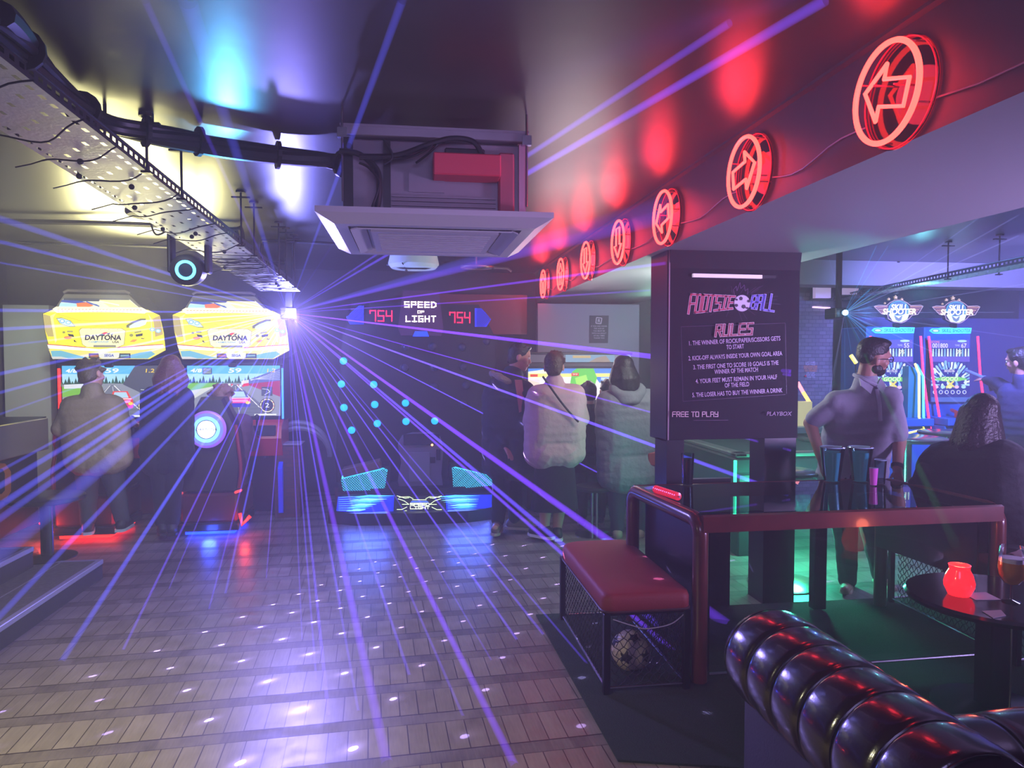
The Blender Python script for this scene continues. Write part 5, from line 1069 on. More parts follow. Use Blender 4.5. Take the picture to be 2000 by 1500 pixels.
# ------------------------------------------------------------------ skill-shooting cabinets
SKY = 7.3
m_skc = M('cabinet_blue', '2868b0', .35)
skl = vcol('emblem_lit', 1.7)
def shooter(label, ox, score, first):
    sx = ox / 4.348
    f = lambda x, y: PY(1540 + x / 4.348, 480 + y / 4.348, SKY)
    c0 = f(1370, 1500); D = PY(1540 + 1370 / 4.348 + sx, 480, SKY) - PY(1540 + 1370 / 4.348, 480, SKY); D = V((D.x, 0, 0))
    t = thing('shooting_cabinet', label, 'arcade cabinet', V((c0.x, 7.5, 0)) + D, 'pair of blue shooting arcade cabinets')
    G = lambda x, y, dy=0: f(x, y) + V((0, dy, 0)) + D
    x0, x1 = G(1165, 800).x, G(1560, 800).x
    b = MB(); b.box((x0, SKY + .02, 0), (x1, SKY + .5, G(1300, 690).z), .01); b.build('body', m_skc, t)
    MB().box((G(1195, 0).x, SKY - .01, G(0, 1330).z), (G(1532, 0).x, SKY + .03, G(0, 795).z), .004).build('bezel', m_black, t)
    p = Pic(lambda x, y: G(x, y, -.012), (0, -1, 0), .0006)
    p.rect(1200, 800, 1528, 1325, '3838c0').rect(1200, 800, 1528, 870, '5858d8').text('SCORE', 1240, 818, 26, 'ff90c0', .9).text(score[0], 1280, 850, 52, 'f0e8ff', .85, 0, .6).text(score[1], 1480, 850, 52, 'f0e8ff', .9, 0, .6).text('TIME', 1425, 848, 24, 'c8d0ff', .8).ell(1465, 810, 40, 10, 'b8e8f8')
    p.rect(1200, 870, 1528, 940, '182a80')
    for i in range(13): p.poly([(1210 + i * 25, 940), (1214 + i * 25, 875), (1224 + i * 25, 875), (1226 + i * 25, 940)], ('c8e8ff', '80b8f8', 'e8f8ff')[i % 3], up=(i == 0))
    p.text('75', 1440, 905, 46, 'f8f0c0', .9, .1, .6).rect(1200, 942, 1528, 985, '6858d8')
    p.rect(1200, 985, 1528, 1325, '202c98')
    for i in range(22):
        a = -PI * i / 21; r0 = 90 + 24 * (i % 3); r1 = 190; q = lambda r, da: (min(1526, max(1202, 1364 + r * math.cos(a + da))), max(988, 1180 + r * math.sin(a + da) * 1.05))
        p.poly([q(r0, -.03), q(r1, -.05), q(r1 * 1.06, 0), q(r1, .05), q(r0, .03)], ('a8d8ff', 'f0faff', '70a8f8')[i % 3], up=(i == 0))
    for i in range(18): a = i * 2.39; r = 60 + i * 8; p.ell(1364 + min(150, r * .9) * math.cos(a), 1100 + r * .6 * math.sin(a), 12, 24, ('d8f0ff', '88c0ff')[i % 2], 10, up=(i == 0))
    p.rect(1290, 1050, 1420, 1076, '2830a0').text(score[2], 1355, 1063, 30, 'f4f0ff', .85, 0, .5)
    p.poly([(1215, 1132), (1300, 1112), (1430, 1112), (1520, 1132), (1430, 1150), (1300, 1150)], '78d868').text('GOOD', 1355, 1132, 46, 'f0f8d8', 1, .1, 1).poly([(1330, 1150), (1390, 1205), (1395, 1190), (1340, 1145)], 'f0e060').poly([(1395, 1155), (1330, 1215), (1322, 1195), (1385, 1145)], 'f0e060')
    for i in range(6): p.ell(1230 + i * 50, 1242, 17, 17, 'd8e0ff', 18, up=(i == 0)); 
    for i in range(6): p.ell(1230 + i * 50, 1242, 11, 12, '2c3cb8', 16, up=(i == 0))
    for i in range(5): p.ell(1240 + i * 58, 1198, 20, 14, ('e8c0f0', 'b0e0f8', 'f0f0a0')[i % 3], 14, up=(i == 0))
    p.rect(1200, 1285, 1528, 1325, '4868d0'); p.build('screen', scr, t)
    # title strip
    MB().prism([G(x, y) for x, y in ((1205, 722), (1225, 702), (1280, 702), (1300, 695), (1555, 698), (1548, 745), (1290, 748), (1235, 745))], (0, .05, 0)).build('title_strip', M('strip_cyan', '60f0f0', .3, emit='30e0e8', es=1.2), t)
    p = Pic(lambda x, y: G(x, y, -.002), (0, -1, 0), .0008); p.ell(1248, 722, 36, 16, '48a8c8', 20).ell(1248, 722, 24, 9, 'd0ffff', 18).text('SKILL SHOOTER', 1422, 722, 40, '148090', .86, .12, .8); p.build('title_lettering', scr, t)
    # winged emblem on top
    em = [(1208, 522), (1245, 512), (1310, 515), (1340, 490), (1380, 470), (1440, 470), (1480, 492), (1510, 515), (1590, 512), (1612, 520), (1570, 588), (1520, 596), (1500, 620), (1460, 650), (1430, 660), (1370, 650), (1325, 625), (1318, 590), (1270, 585)]
    em_o = MB().prism([G(x, y, -.02) for x, y in em], (0, .05, 0)).build('emblem', M('emblem_dark', '302038', .4), t)
    p = Pic(lambda x, y: G(x, y, -.022), (0, -1, 0), .0008)
    for s_, xx in ((1, 1320), (-1, 1505)):
        for i in range(5): p.line([(xx + s_ * -100 + s_ * i * 12 if s_ > 0 else xx + 100 - i * 12, 525 + i * 13), (xx, 522 + i * 13)], 7, ('c89090', 'a06878')[i % 2], up=(i == 0))
    p.line(em + [em[0]], 5, 'b8a0c8').ell(1410, 545, 85, 70, '58a8e0', 26).ell(1410, 540, 76, 58, '3868b0', 26)
    p.poly([(1325, 590), (1350, 580), (1400, 610), (1470, 580), (1495, 590), (1480, 630), (1430, 655), (1360, 645)], 'd8ecff').poly([(1370, 600), (1440, 600), (1430, 635), (1410, 648), (1385, 635)], '6a80b0').poly([(1380, 600), (1432, 600), (1408, 622)], 'f8fcff')
    p.text('SKILL', 1412, 530, 62, 'ffffff', .95, .15, 2.0).text('SHOOTER', 1412, 568, 66, 'fffbe8', .92, .15, 2.2); p.build('emblem_artwork', skl, em_o)
    for x, y, r in ((1340, 460, 13), (1396, 445, 19), (1448, 462, 13), (1308, 494, 9), (1484, 494, 9)):
        MB().prism([G(x + (r if k % 2 == 0 else r * .42) * math.sin(k * PI / 5), y - (r if k % 2 == 0 else r * .42) * math.cos(k * PI / 5), -.01) for k in range(10)], (0, .02, 0)).build('star', M('star_gold', 'd8b878', .3, emit='c8a868', es=.5), em_o)
    MB().box(G(1390, 660), G(1430, 700) + V((0, .04, 0))).build('emblem_post', m_black, t)
    for xa, xb, col, em_ in ((1165, 1225, 'tube_red', 'ff2848'), (1578, 1612, 'tube_red', 'ff2848')):
        MB().tube([G(xa, 770, -.05), G(xa + (xb - xa) * .45, 1100, -.06), G(xb, 1500, -.12), G(xb + 12, 1620, -.14)], .013, 8).build('edge_tube', M(col, 'ff5068', .3, emit=em_, es=2.0), t, True)
    MB().box((x0 + .02, SKY - .35, G(0, 1480).z - .06), (x1 - .02, SKY + .03, G(0, 1460).z), .01).build('console_shelf', m_skc, t)
    b = MB(); b.box((x0 + .02, SKY - .3, 0), (x1 - .02, SKY + .02, G(0, 1480).z - .06), .01); b.build('console_base', m_skc, t)
    z_ = G(0, 1460).z; gn = MB().tube([V((x0 + .2, SKY - .24, z_ + .06)), V((x0 + .28, SKY - .08, z_ + .07))], .02, 8).box((x0 + .19, SKY - .28, z_), (x0 + .22, SKY - .22, z_ + .07), .006).build('toy_gun', M('gun_orange', 'd04028', .35), t)
    return t
shooter('left blue shooting cabinet with winged emblem, partly behind the leaning man', -490, ('001450', '55', '00:19:20'), True)
shooter('right blue shooting cabinet with winged emblem, red edge tubes at both sides', 0, ('001800', '67', '00:05:06'), False)
# angled side board of a shooting cabinet, outlined in yellow and cyan tubes
gx = thing('cabinet_side_board', 'angled side board outlined with yellow and cyan glowing tubes between the shooting cabinets', 'side board', PY(1800, 850, 7.0))
MB().tube([PY(1787, 710, 7.05), PY(1795, 730, 7.05), PY(1795, 815, 7.0), PY(1805, 838, 7.0), PY(1773, 846, 7.0)], .012, 8).build('yellow_tube', M('tube_yellow', 'fff080', .3, emit='ffe850', es=2.0), gx)
MB().tube([PY(1790, 712, 7.1), PY(1803, 735, 7.1), PY(1804, 815, 7.05), PY(1814, 842, 7.05)], .012, 8).build('cyan_tube', M('tube_cyan', '80f0ff', .3, emit='40e0f8', es=1.8), gx)
MB().prism([PY(x, y, 7.12) for x, y in ((1775, 715), (1800, 722), (1808, 842), (1772, 850))], (0, .1, 0)).build('side_board', M('board_teal', '1c8090', .35), gx)
def stick(label, pts, r, Y, mats):
    t = thing('light_tube', label, 'light tube', PY(*pts[0], Y), 'glowing tubes beyond the rules board')
    for (a, b_), mm in zip(zip(pts, pts[1:]), mats): MB().cyl(PY(*a, Y), PY(*b_, Y), r).build('tube', mm, t)
    MB().cyl(PY(*pts[-1], Y), V((PY(*pts[-1], Y).x, Y, 0)), .008).build('stand', m_black, t)
stick('glowing pink and amber tube sloping beside the leaning man', [(1558, 747), (1568, 765), (1581, 786)], .018, 6.6, [M('tube_pink', 'ffb0c0', .3, emit='ff90a0', es=2.2), M('tube_amber', 'ffe0a0', .3, emit='ffc860', es=2.2)])
stick('short yellow glowing tube behind the leaning man\'s neck', [(1662, 694), (1672, 709)], .02, 7.0, [M('tube_yellow')])
# lit counter at the left of the leaning man
kc = thing('counter', 'counter lit orange behind the leaning man, next to the rules board', 'counter', PY(1580, 900, 6.4))
x0, x1 = PY(1545, 850, 6.4).x, PY(1612, 850, 6.4).x; zt = PY(1580, 846, 6.4).z
MB().box((x0, 6.4, 0), (x1, 6.9, zt), .01).build('body', M('counter_dark', '20222c', .4), kc); MB().box((x0, 6.395, zt - .32), (x1, 6.40, zt - .04)).build('lit_front', M('counter_amber', 'c88048', .4, emit='d88840', es=.7), kc)
MB().box((x0, 6.38, zt), (x1, 6.9, zt + .06), .004).build('top', M('counter_lilac', '8890b8', .3), kc)
MB().box((x0 + .02, 6.5, zt + .06), (x1 - .08, 6.6, zt + .30), .004).build('lit_sign', M('sign_cream', 'e0d8a0', .4, emit='d8d0a0', es=.6), kc)
# notice on the brick wall, wall monitors
no = thing('printed_notice', 'small orange and white printed notice on the painted brick wall', 'notice', PY(1582, 745, 7.88))
p = Pic(zf(1540, 480, 4.348, 7.89), (0, -1, 0), .0015)
for i, (tx, cl, w) in enumerate((('LAST GAME', 'c8c0d0', 80), ('PLAY NICE', 'c8c0d0', 80), ('PLEASE WAIT HERE', 'e08858', 115), ('FOR YOUR TURN', 'e08858', 110), ('NO DRINKS', 'e08858', 100), ('ASK STAFF', 'c0b8cc', 70), ('FOR HELP', 'c0b8cc', 75), ('THANK YOU', 'c0b8cc', 72))): 
    vs, _ = text_geo(tx, 22); p.text(tx, 185, 990 + i * 18, 22, cl, w / (max(v[0] for v in vs) - min(v[0] for v in vs)), 0, .3)
p.ell(140, 1105, 8, 8, 'd83040'); p.build('lettering', prt, no)
for lb, q in (('left lilac lit ceiling panel above the brick wall', ((1593, 552), (1623, 552), (1623, 582), (1593, 582))), ('right lilac lit ceiling panel near the blue laser', ((1648, 555), (1680, 555), (1674, 575), (1643, 575)))):
    t = thing('wall_screen', lb, 'screen', PY(*q[3], 7.7)); MB().prism([PY(x, y, 7.7) for x, y in q], (0, .06, 0)).build('lit_face', M('lilac_lit', 'c8b8d8', .4, emit='b8a0d0', es=.7), t)
    MB().prism([PY(x, y, 7.75) for x, y in [(q[0][0] - 2, q[0][1] - 2), (q[1][0] + 2, q[1][1] - 2), (q[2][0] + 2, q[2][1] + 2), (q[3][0] - 2, q[3][1] + 2)]], (0, .1, 0)).build('case', m_black, t)
sl = thing('shelf_light', 'thin white strip light on the painted brick wall', 'lamp', PY(1606, 600, 7.8)); MB().prism([PY(x, y, 7.86) for x, y in ((1590, 598), (1622, 600), (1622, 603), (1590, 601))], (0, .045, 0)).build('strip', M('strip_pink', 'ffd8f8', .3, emit='e8c0f0', es=1.6), sl)
# cable tray on the right
a = PZ(2080, 503, 2.3); e = PZ(1640, 587, 2.3)
tray('thin cable tray crossing above the blue shooting cabinets', (a.x, a.y, 2.3), (e.x, e.y, 2.3), .2, 2.3, rods=[(.9, 1), (1.25, -1), (2.6, 1), (2.9, -1)], lip=.05)
lamp('tray_cyan', 'POINT', PZ(1800, 575, 2.2), (.2, .85, 1), 7, .05); lamp('tray_yellow', 'POINT', PZ(1930, 555, 2.4), (.9, 1, .2), 5, .05)
# stool seen between the group and the table
bs = thing('bar_stool', 'chrome bar stool behind the red bench', 'stool', PZ(1165, 1040, 0))
c = PZ(1160, 1045, 0); sz = PY(1160, 952, c.y).z
MB().lathe([(0, sz - .02), (.16, sz - .02), (.17, sz), (.16, sz + .02), (0, sz + .025)], c, 28).build('seat', m_blk2, bs, True)
for k in (-1, 1): MB().cyl(c + V((k * .022, -.02, 0)), c + V((k * .022, -.02, sz - .02)), .01).build('post', m_chrome, bs)
MB().lathe([(0, 0), (.17, 0), (.17, .01), (.04, .025), (0, .025)], c, 28).build('base_plate', m_chrome, bs, True)
# ------------------------------------------------------------------ people
def capsule(b, p0, p1, r0, r1, n=12):
    p0, p1 = V(p0), V(p1); d, x, y = b.frame(p0, p1); vs = []; m = 4
    rings = []
    for k in range(1, m + 1): a = -PI / 2 + PI / 2 * k / m; rings.append((p0 + d * (r0 * math.sin(a)), r0 * math.cos(a)))
    for k in range(0, m): a = PI / 2 * k / m; rings.append((p1 + d * (r1 * math.sin(a)), r1 * math.cos(a)))
    vs.append(p0 - d * r0)
    for c, r in rings: vs += [c + (x * math.cos(2 * PI * i / n) + y * math.sin(2 * PI * i / n)) * r for i in range(n)]
    vs.append(p1 + d * r1); e = len(vs) - 1; R = len(rings)
    fs = [(0, 1 + (i + 1) % n, 1 + i) for i in range(n)]
    for k in range(R - 1): fs += [(1 + k * n + i, 1 + k * n + (i + 1) % n, 1 + (k + 1) * n + (i + 1) % n, 1 + (k + 1) * n + i) for i in range(n)]
    fs += [(e, 1 + (R - 1) * n + i, 1 + (R - 1) * n + (i + 1) % n) for i in range(n)]
    b.add(vs, fs)
def ellip(b, c, rad, X, Y, Z_):
    t = MB(); t.sphere((0, 0, 0), rad, 18, 12)
    b.add([V(c) + X * v[0] + Y * v[1] + Z_ * v[2] for v in t.v], t.f)
def fuse(name, b, mat, parent, vox=.009, it=6, disp=0):
    """one continuous skin over the overlapping volumes"""
    me = b.mesh('tmp'); o = bpy.data.objects.new('tmp', me); COL.objects.link(o)
    m = o.modifiers.new('r', 'REMESH'); m.mode = 'VOXEL'; m.voxel_size = vox
    m = o.modifiers.new('s', 'SMOOTH'); m.iterations = it; m.factor = .5
    if disp:
        tx = bpy.data.textures.get('folds') or bpy.data.textures.new('folds', 'CLOUDS'); tx.noise_scale = .11; tx.noise_depth = 2
        m = o.modifiers.new('d', 'DISPLACE'); m.texture = tx; m.strength = disp; m.mid_level = .5; m.texture_coords = 'LOCAL'
    dg = bpy.context.evaluated_depsgraph_get(); out = bpy.data.meshes.new_from_object(o.evaluated_get(dg))
    out.materials.clear(); bpy.data.objects.remove(o); bpy.data.meshes.remove(me)
    out.name = name; return link(name, out, mat, parent, 'all')
def mid(a, b, t=.5): return V(a) * (1 - t) + V(b) * t
def hand(b, wrist, d, palm_n, side, curl=.5, s=1.0):
    """palm, four unequal bent fingers, and a thumb leaving the side of the palm. d = pointing way, palm_n = way the palm faces, side = +1/-1 thumb side"""
    d = V(d).normalized(); n = V(palm_n); n = (n - d * n.dot(d)).normalized(); w = d.cross(n) * side
    for k in (-1, 0, 1): capsule(b, wrist + w * k * .012 * s, wrist + d * .085 * s + w * k * .024 * s, .015 * s, .0135 * s, 8)
    for k, L in enumerate((.070, .078, .073, .058)):
        p = wrist + d * .088 * s + w * (.033 - .0215 * k) * s; q = d; r = .0092 * s
        for j, f in enumerate((.45, .32, .25)):
            q = (q + n * curl * (.35, .55, .55)[j]).normalized(); e = p + q * L * f * s; capsule(b, p, e, r, r * .93, 8); p = e; r *= .93
    p = wrist + d * .028 * s + w * .030 * s; q = (d * .62 + w * .72 + n * .25).normalized(); e = p + q * .038 * s; capsule(b, p, e, .0115 * s, .0105 * s, 8)
    q = (q + d * .5 + n * curl * .5).normalized(); capsule(b, e, e + q * .03 * s, .0100 * s, .0088 * s, 8)
m_skin = M('skin', 'c08a78', .5); m_hair_d = M('hair_dark', '16100e', .45, bump=.4, bscale=60); m_hair_b = M('hair_brown', '4a3020', .5, bump=.5, bscale=60); m_hair_l = M('hair_light_brown', '7a5838', .5, bump=.5, bscale=60)
m_eye = M('eye_white', 'e8e0e0', .2); m_iris = M('eye_dark', '181010', .2)
def person(label, J, face, skin=None, hair='short', hmat=None, top=None, bot=None, shoes=None, tw=1.0, hem=.1, sleeve='long', skirt=None, hands=True, s=1.0, extra=None, puff=0, legs=True, group=None, collar=None):
    """J: joints in world space; H head centre, N neck base, sL sR eL eR wL wR hL hR kL kR aL aR; face = way the face looks"""
    J = {k: V(v) for k, v in J.items()}; f = V(face).normalized(); H = J['H']; N_ = J['N']
    up_ = (H - N_).normalized(); f = (f - up_ * f.dot(up_) * .6).normalized(); r_ = f.cross(up_).normalized(); up2 = r_.cross(f)
    base = V(((J['aL'].x + J['aR'].x) / 2, (J['aL'].y + J['aR'].y) / 2, max(0, min(J['aL'].z, J['aR'].z) - .09)))
    t = thing('person', label, 'person', base, group); sk = skin or m_skin
    sh = mid(J['sL'], J['sR']); hp = mid(J['hL'], J['hR']); fw = (J['sR'] - J['sL']).normalized(); spine = (sh - hp).normalized(); fr_ = J['sR'] - J['sL']; fr_ = spine.cross(fr_).normalized() if True else f
    def torso(b, g, hem_=None, low=0):
        ch = mid(hp, sh, .72); wa = mid(hp, sh, .3)
        capsule(b, J['sL'], J['sR'], (.062 + g) * s, (.062 + g) * s); capsule(b, sh, N_ + (H - N_) * .1, (.075 + g) * s, (.055 + g) * s)
        for i in range(8):
            u = .06 + .94 * i / 7; c = mid(sh, hp, u); hw = (.118 - .022 * math.sin(PI * u) + .012 * u) * tw * s; rr = (.082 + .020 * math.sin(PI * min(1, u * 1.1))) * tw + g
            capsule(b, c - fw * hw, c + fw * hw, rr * s, rr * s)
        if low:
            for q in (-.6, 0, .6): capsule(b, hp + fw * q * .13 * s, hp + fw * q * .15 * s - spine * low, (.105 * tw + g) * s, (.11 * tw + g) * s)
    b = MB(); torso(b, 0)
    ellip(b, H + up2 * .022 * s, (.076 * s, .098 * s, .098 * s), r_, f, up2); ellip(b, H + f * .034 * s - up2 * .055 * s, (.056 * s, .062 * s, .064 * s), r_, f, up2); ellip(b, H + f * .060 * s - up2 * .092 * s, (.030 * s, .030 * s, .026 * s), r_, f, up2)
    capsule(b, N_ - (H - N_) * .15, H - up2 * .04 * s - f * .012 * s, .062 * s, .054 * s)
    capsule(b, H + f * .094 * s + up2 * .004 * s, H + f * .108 * s - up2 * .030 * s, .009 * s, .013 * s); capsule(b, H + f * .094 * s - up2 * .060 * s + r_ * .016 * s, H + f * .094 * s - up2 * .060 * s - r_ * .016 * s, .011 * s, .011 * s)
    capsule(b, H + f * .085 * s + up2 * .026 * s + r_ * .035 * s, H + f * .085 * s + up2 * .026 * s - r_ * .035 * s, .015 * s, .015 * s)
    for k in (-1, 1): ellip(b, H + r_ * k * .080 * s - up2 * .012 * s - f * .004 * s, (.010 * s, .021 * s, .034 * s), r_, f, up2); ellip(b, H + r_ * k * .045 * s + f * .062 * s - up2 * .025 * s, (.026 * s, .026 * s, .028 * s), r_, f, up2)
    for k in 'LR':
        capsule(b, J['s' + k], J['e' + k], .052 * s, .043 * s); capsule(b, J['e' + k], J['w' + k], .043 * s, .029 * s)
        if legs:
            capsule(b, J['h' + k], J['k' + k], .085 * s * tw, .060 * s); capsule(b, J['k' + k], mid(J['k' + k], J['a' + k], .35) - fr_ * .0, .058 * s, .060 * s); capsule(b, mid(J['k' + k], J['a' + k], .35), J['a' + k], .060 * s, .040 * s)
            tf = V((J.get('t' + k, J['a' + k] + V((f.x, f.y, 0)).normalized() * .17)) - J['a' + k]); capsule(b, J['a' + k] - V((0, 0, .03 * s)), J['a' + k] + tf * .8 - V((0, 0, .05 * s)), .04 * s, .03 * s)
        if hands:
            dd = (J['w' + k] - J['e' + k]).normalized(); hd = J.get('d' + k, dd); hand(b, J['w' + k], hd, J.get('n' + k, V((0, 0, -1)) if abs(dd.z) < .7 else -fw * (1 if k == 'R' else -1)), 1 if k == 'L' else -1, .5, s)
    body = fuse('body', b, sk, t, .0075, 4)
    for k in (-1, 1):
        c = H + f * .083 * s + r_ * k * .033 * s + up2 * .004 * s; e = MB().sphere(c, .0125 * s, 12, 8).build('eye', m_eye, body, True); MB().sphere(c + f * .0085 * s, .0058 * s, 10, 6).build('iris', m_iris, body, True)
    # hair
    hm = hmat or m_hair_d; b = MB()
    if hair == 'fade':
        ellip(b, H + up2 * .046 * s - f * .010 * s, (.079 * s, .099 * s, .084 * s), r_, f, up2); ellip(b, H - f * .038 * s + up2 * .014 * s, (.074 * s, .064 * s, .070 * s), r_, f, up2); ellip(b, H + up2 * .100 * s + f * .030 * s, (.062 * s, .066 * s, .028 * s), r_, f, up2)
    else: ellip(b, H + up2 * .040 * s - f * .014 * s, (.086 * s, .100 * s, .094 * s), r_, f, up2); ellip(b, H - f * .040 * s + up2 * .0, (.080 * s, .070 * s, .090 * s), r_, f, up2)
    if hair in ('short', 'curly'):
        for i in range(34 if hair == 'curly' else 16):
            a = random.uniform(0, 2 * PI); e = random.uniform(.0, 1.35); d = r_ * math.cos(a) * math.cos(e) + f * (math.sin(a) * math.cos(e) * .85 - .1) + up2 * math.sin(e)
            if d.dot(f) > .55 and d.dot(up2) < .55: continue
            c = H + up2 * .035 * s + d * (.100 if hair == 'curly' else .088) * s; capsule(b, c, c + d * .012 + r_ * random.uniform(-.015, .015), (.026 if hair == 'curly' else .020) * s, .014 * s, 8)
        if hair == 'short': ellip(b, H + up2 * .098 * s + f * .045 * s, (.060 * s, .048 * s, .026 * s), r_, f, up2)
        capsule(b, H - f * .07 * s - up2 * .05 * s + r_ * .03 * s, H - f * .07 * s - up2 * .05 * s - r_ * .03 * s, .032 * s, .032 * s)
    elif hair != 'fade':
        L = {'long': .42, 'mid': .22, 'bob': .2}.get(hair, .4)
        for i in range(15):
            a = -PI * .62 + PI * 1.24 * i / 14; d = (-f * math.cos(a) + r_ * math.sin(a)); c = H + up2 * .02 + d * .072 * s
            e = c + d * .035 - (up2 * .45 + V((0, 0, .55))) * L * random.uniform(.88, 1.08) * s - f * .02
            m_ = mid(c, e) + d * .022 + r_ * random.uniform(-.01, .01); capsule(b, c, m_, .034 * s, .034 * s, 8); capsule(b, m_, e, .034 * s, .015 * s, 8)
    fuse('hair', b, hm, t, .009, 2)
    # clothes
    if top:
        b = MB(); torso(b, .020 + puff, low=hem * s)
        if puff:
            for i in range(7):
                c = mid(sh, hp - spine * hem * s, .12 + .88 * i / 6); hw = .135 * tw * s; capsule(b, c - fw * hw, c + fw * hw, (.088 * tw + puff + .012) * s, (.088 * tw + puff + .012) * s)
        for k in 'LR':
            q = J['s' + k]
            if sleeve == 'long':
                w = mid(J['e' + k], J['w' + k], .96); capsule(b, q, J['e' + k], (.070 + puff) * s, (.060 + puff) * s); capsule(b, J['e' + k], w, (.060 + puff) * s, (.043 + puff * .5) * s)
            else: capsule(b, q, mid(q, J['e' + k], .8), .070 * s, .066 * s)
        ct = fuse('jacket' if puff or sleeve == 'long' else 'shirt', b, top, t, .010, 5, .010)
        if collar: MB().tube([N_ + (r_ * math.cos(a) * .078 + f * math.sin(a) * .070) * s + up2 * (.018 - .022 * math.sin(a)) * s for a in [2 * PI * i / 24 for i in range(24)]], .014 * s, 8, True).build('collar', collar, ct, True)
    if skirt:
        z0, z1, ra, rb = skirt; c = hp; pr = []
        b = MB(); vs = []; n = 40; K = 7
        for i in range(K + 1):
            u = i / K; zz = z0 + (z1 - z0) * u; R = ra + (rb - ra) * u
            for j in range(n):
                a = 2 * PI * j / n; w = 1 + .035 * u * math.sin(7 * a + 1); vs.append(V((c.x, c.y, 0)) + fw * (R * w * math.cos(a)) + V((-fw.y, fw.x, 0)) * (R * .66 * w * math.sin(a)) + V((0, 0, zz)))
        fs = [(i * n + j, i * n + (j + 1) % n, (i + 1) * n + (j + 1) % n, (i + 1) * n + j) for i in range(K) for j in range(n)] + [tuple(range(n))]
        b.add(vs, fs); b.build('skirt', bot, t, 'all')
    elif bot and legs:
        b = MB(); capsule(b, mid(hp, J['hL'], .7), mid(hp, J['hR'], .7), .118 * tw * s, .118 * tw * s)
        for k in 'LR': capsule(b, J['h' + k], J['k' + k], .105 * s * tw, .078 * s); capsule(b, J['k' + k], mid(J['k' + k], J['a' + k], .93), .078 * s, .062 * s)
        fuse('trousers', b, bot, t, .011, 5, .014)
    if shoes and legs:
        for k in 'LR':
            a = J['a' + k]; tf = J.get('t' + k, a + V((f.x, f.y, 0)).normalized() * .17) - a; tf = V((tf.x, tf.y, 0)).normalized(); b = MB(); z = V((0, 0, 1)); zf_ = a.z - .085 * s
            g = V((a.x, a.y, zf_))
            capsule(b, g + z * .075 * s - tf * .02, g + z * .045 * s - tf * .04, .046 * s, .045 * s); capsule(b, g + z * .048 * s - tf * .04, g + z * .045 * s + tf * .13, .046 * s, .042 * s); capsule(b, g + z * .08 * s, g + z * .045 * s + tf * .10, .042 * s, .040 * s)
            o = fuse('shoe', b, shoes[0], t, .007, 3)
            q = tf.cross(z); out = [(-.095, -.030), (-.06, -.044), (.04, -.048), (.13, -.044), (.175, -.022), (.185, 0), (.175, .022), (.13, .044), (.04, .048), (-.06, .044), (-.095, .030)]
            MB().prism([g + tf * x * s + q * y * s + z * .002 for x, y in out], (0, 0, .022 * s)).build('sole', shoes[1], o)
    return t, body, (H, f, r_, up2)
m_whites = M('sole_white', 'd8d8dc', .5); m_darkc = M('cloth_black', '0e0d12', .9, bump=.15, bscale=60); m_jean = M('cloth_denim', '2a3048', .8, bump=.1, bscale=100)
sh_d = (M('shoe_dark', '1c1a1e', .5), M('sole_grey', '8a868a', .6)); sh_t = (M('shoe_tan', '8a7c6c', .6), m_whites); sh_b = (M('shoe_black', '17181c', .5), m_whites)
def pj(Y, **k):   # joints given as (x, y) in the photograph's frame at depth Y, or (x, y, dY)
    return {n: PY(q[0], q[1], Y + (q[2] if len(q) > 2 else 0)) for n, q in k.items()}
# player standing over the left racing seat
J = pj(6.42, H=(178, 732, .05), N=(180, 768, 0), sL=(141, 795), sR=(222, 792), eL=(118, 838, -.02), eR=(238, 822, .2), wL=(142, 838, .35), wR=(256, 826, .5), hL=(172, 888), hR=(212, 888), kL=(172, 960, .05), kR=(226, 955, .05), aL=(172, 1022, .0), aR=(240, 1016, .05), tL=(176, 1022, .2), tR=(254, 1016, .2))
person('person in an olive sweater standing at the left racing cabinet, seen from behind', J, (.35, 1, -.1), hair='curly', hmat=M('hair_olive', '5c4c2c', .5, bump=.5, bscale=60), top=M('sweater_olive', '8c7a58', .85, bump=.2, bscale=50), bot=M('trousers_grey', '3a3a40', .85, bump=.1, bscale=60), shoes=(M('shoe_black'), m_whites), tw=1.12, hem=.03, puff=.012)
# woman standing between the two racing seats
J = pj(6.5, H=(334, 722, 0), N=(332, 754, 0), sL=(298, 772), sR=(356, 772), eL=(290, 838, .02), eR=(362, 834, .06), wL=(298, 890, .15), wR=(350, 880, .25), hL=(312, 880), hR=(340, 880), kL=(316, 955), kR=(338, 955), aL=(318, 1024), aR=(336, 1024), tL=(316, 1024, .17), tR=(338, 1024, .17))
w_ = person('woman with long reddish brown hair in dark clothes between the racing seats', J, (0, 1, 0), hair='mid', hmat=M('hair_red_brown', '5a3028', .45, bump=.5, bscale=60), top=m_darkc, bot=m_darkc, shoes=(M('shoe_black'), M('sole_dark', '202024', .6)), hem=.1)
# driver on the right racing seat
J = pj(6.9, H=(434, 780, .05), N=(436, 812, 0), sL=(406, 830), sR=(474, 826), eL=(398, 880, .1), eR=(492, 868, .15), wL=(420, 850, .4), wR=(462, 845, .42), hL=(410, 935), hR=(450, 935), kL=(405, 925, .36), kR=(455, 925, .36), aL=(405, 1005, .42), aR=(455, 1005, .42), tL=(405, 1005, .55), tR=(455, 1005, .55))
person('person with tousled brown hair seated in the badge-backed racing seat', J, (.1, 1, 0), hair='curly', hmat=m_hair_l, top=M('jacket_plum', '4a2a34', .8, bump=.15, bscale=50), bot=m_darkc, shoes=sh_d, hem=.05, puff=.01)
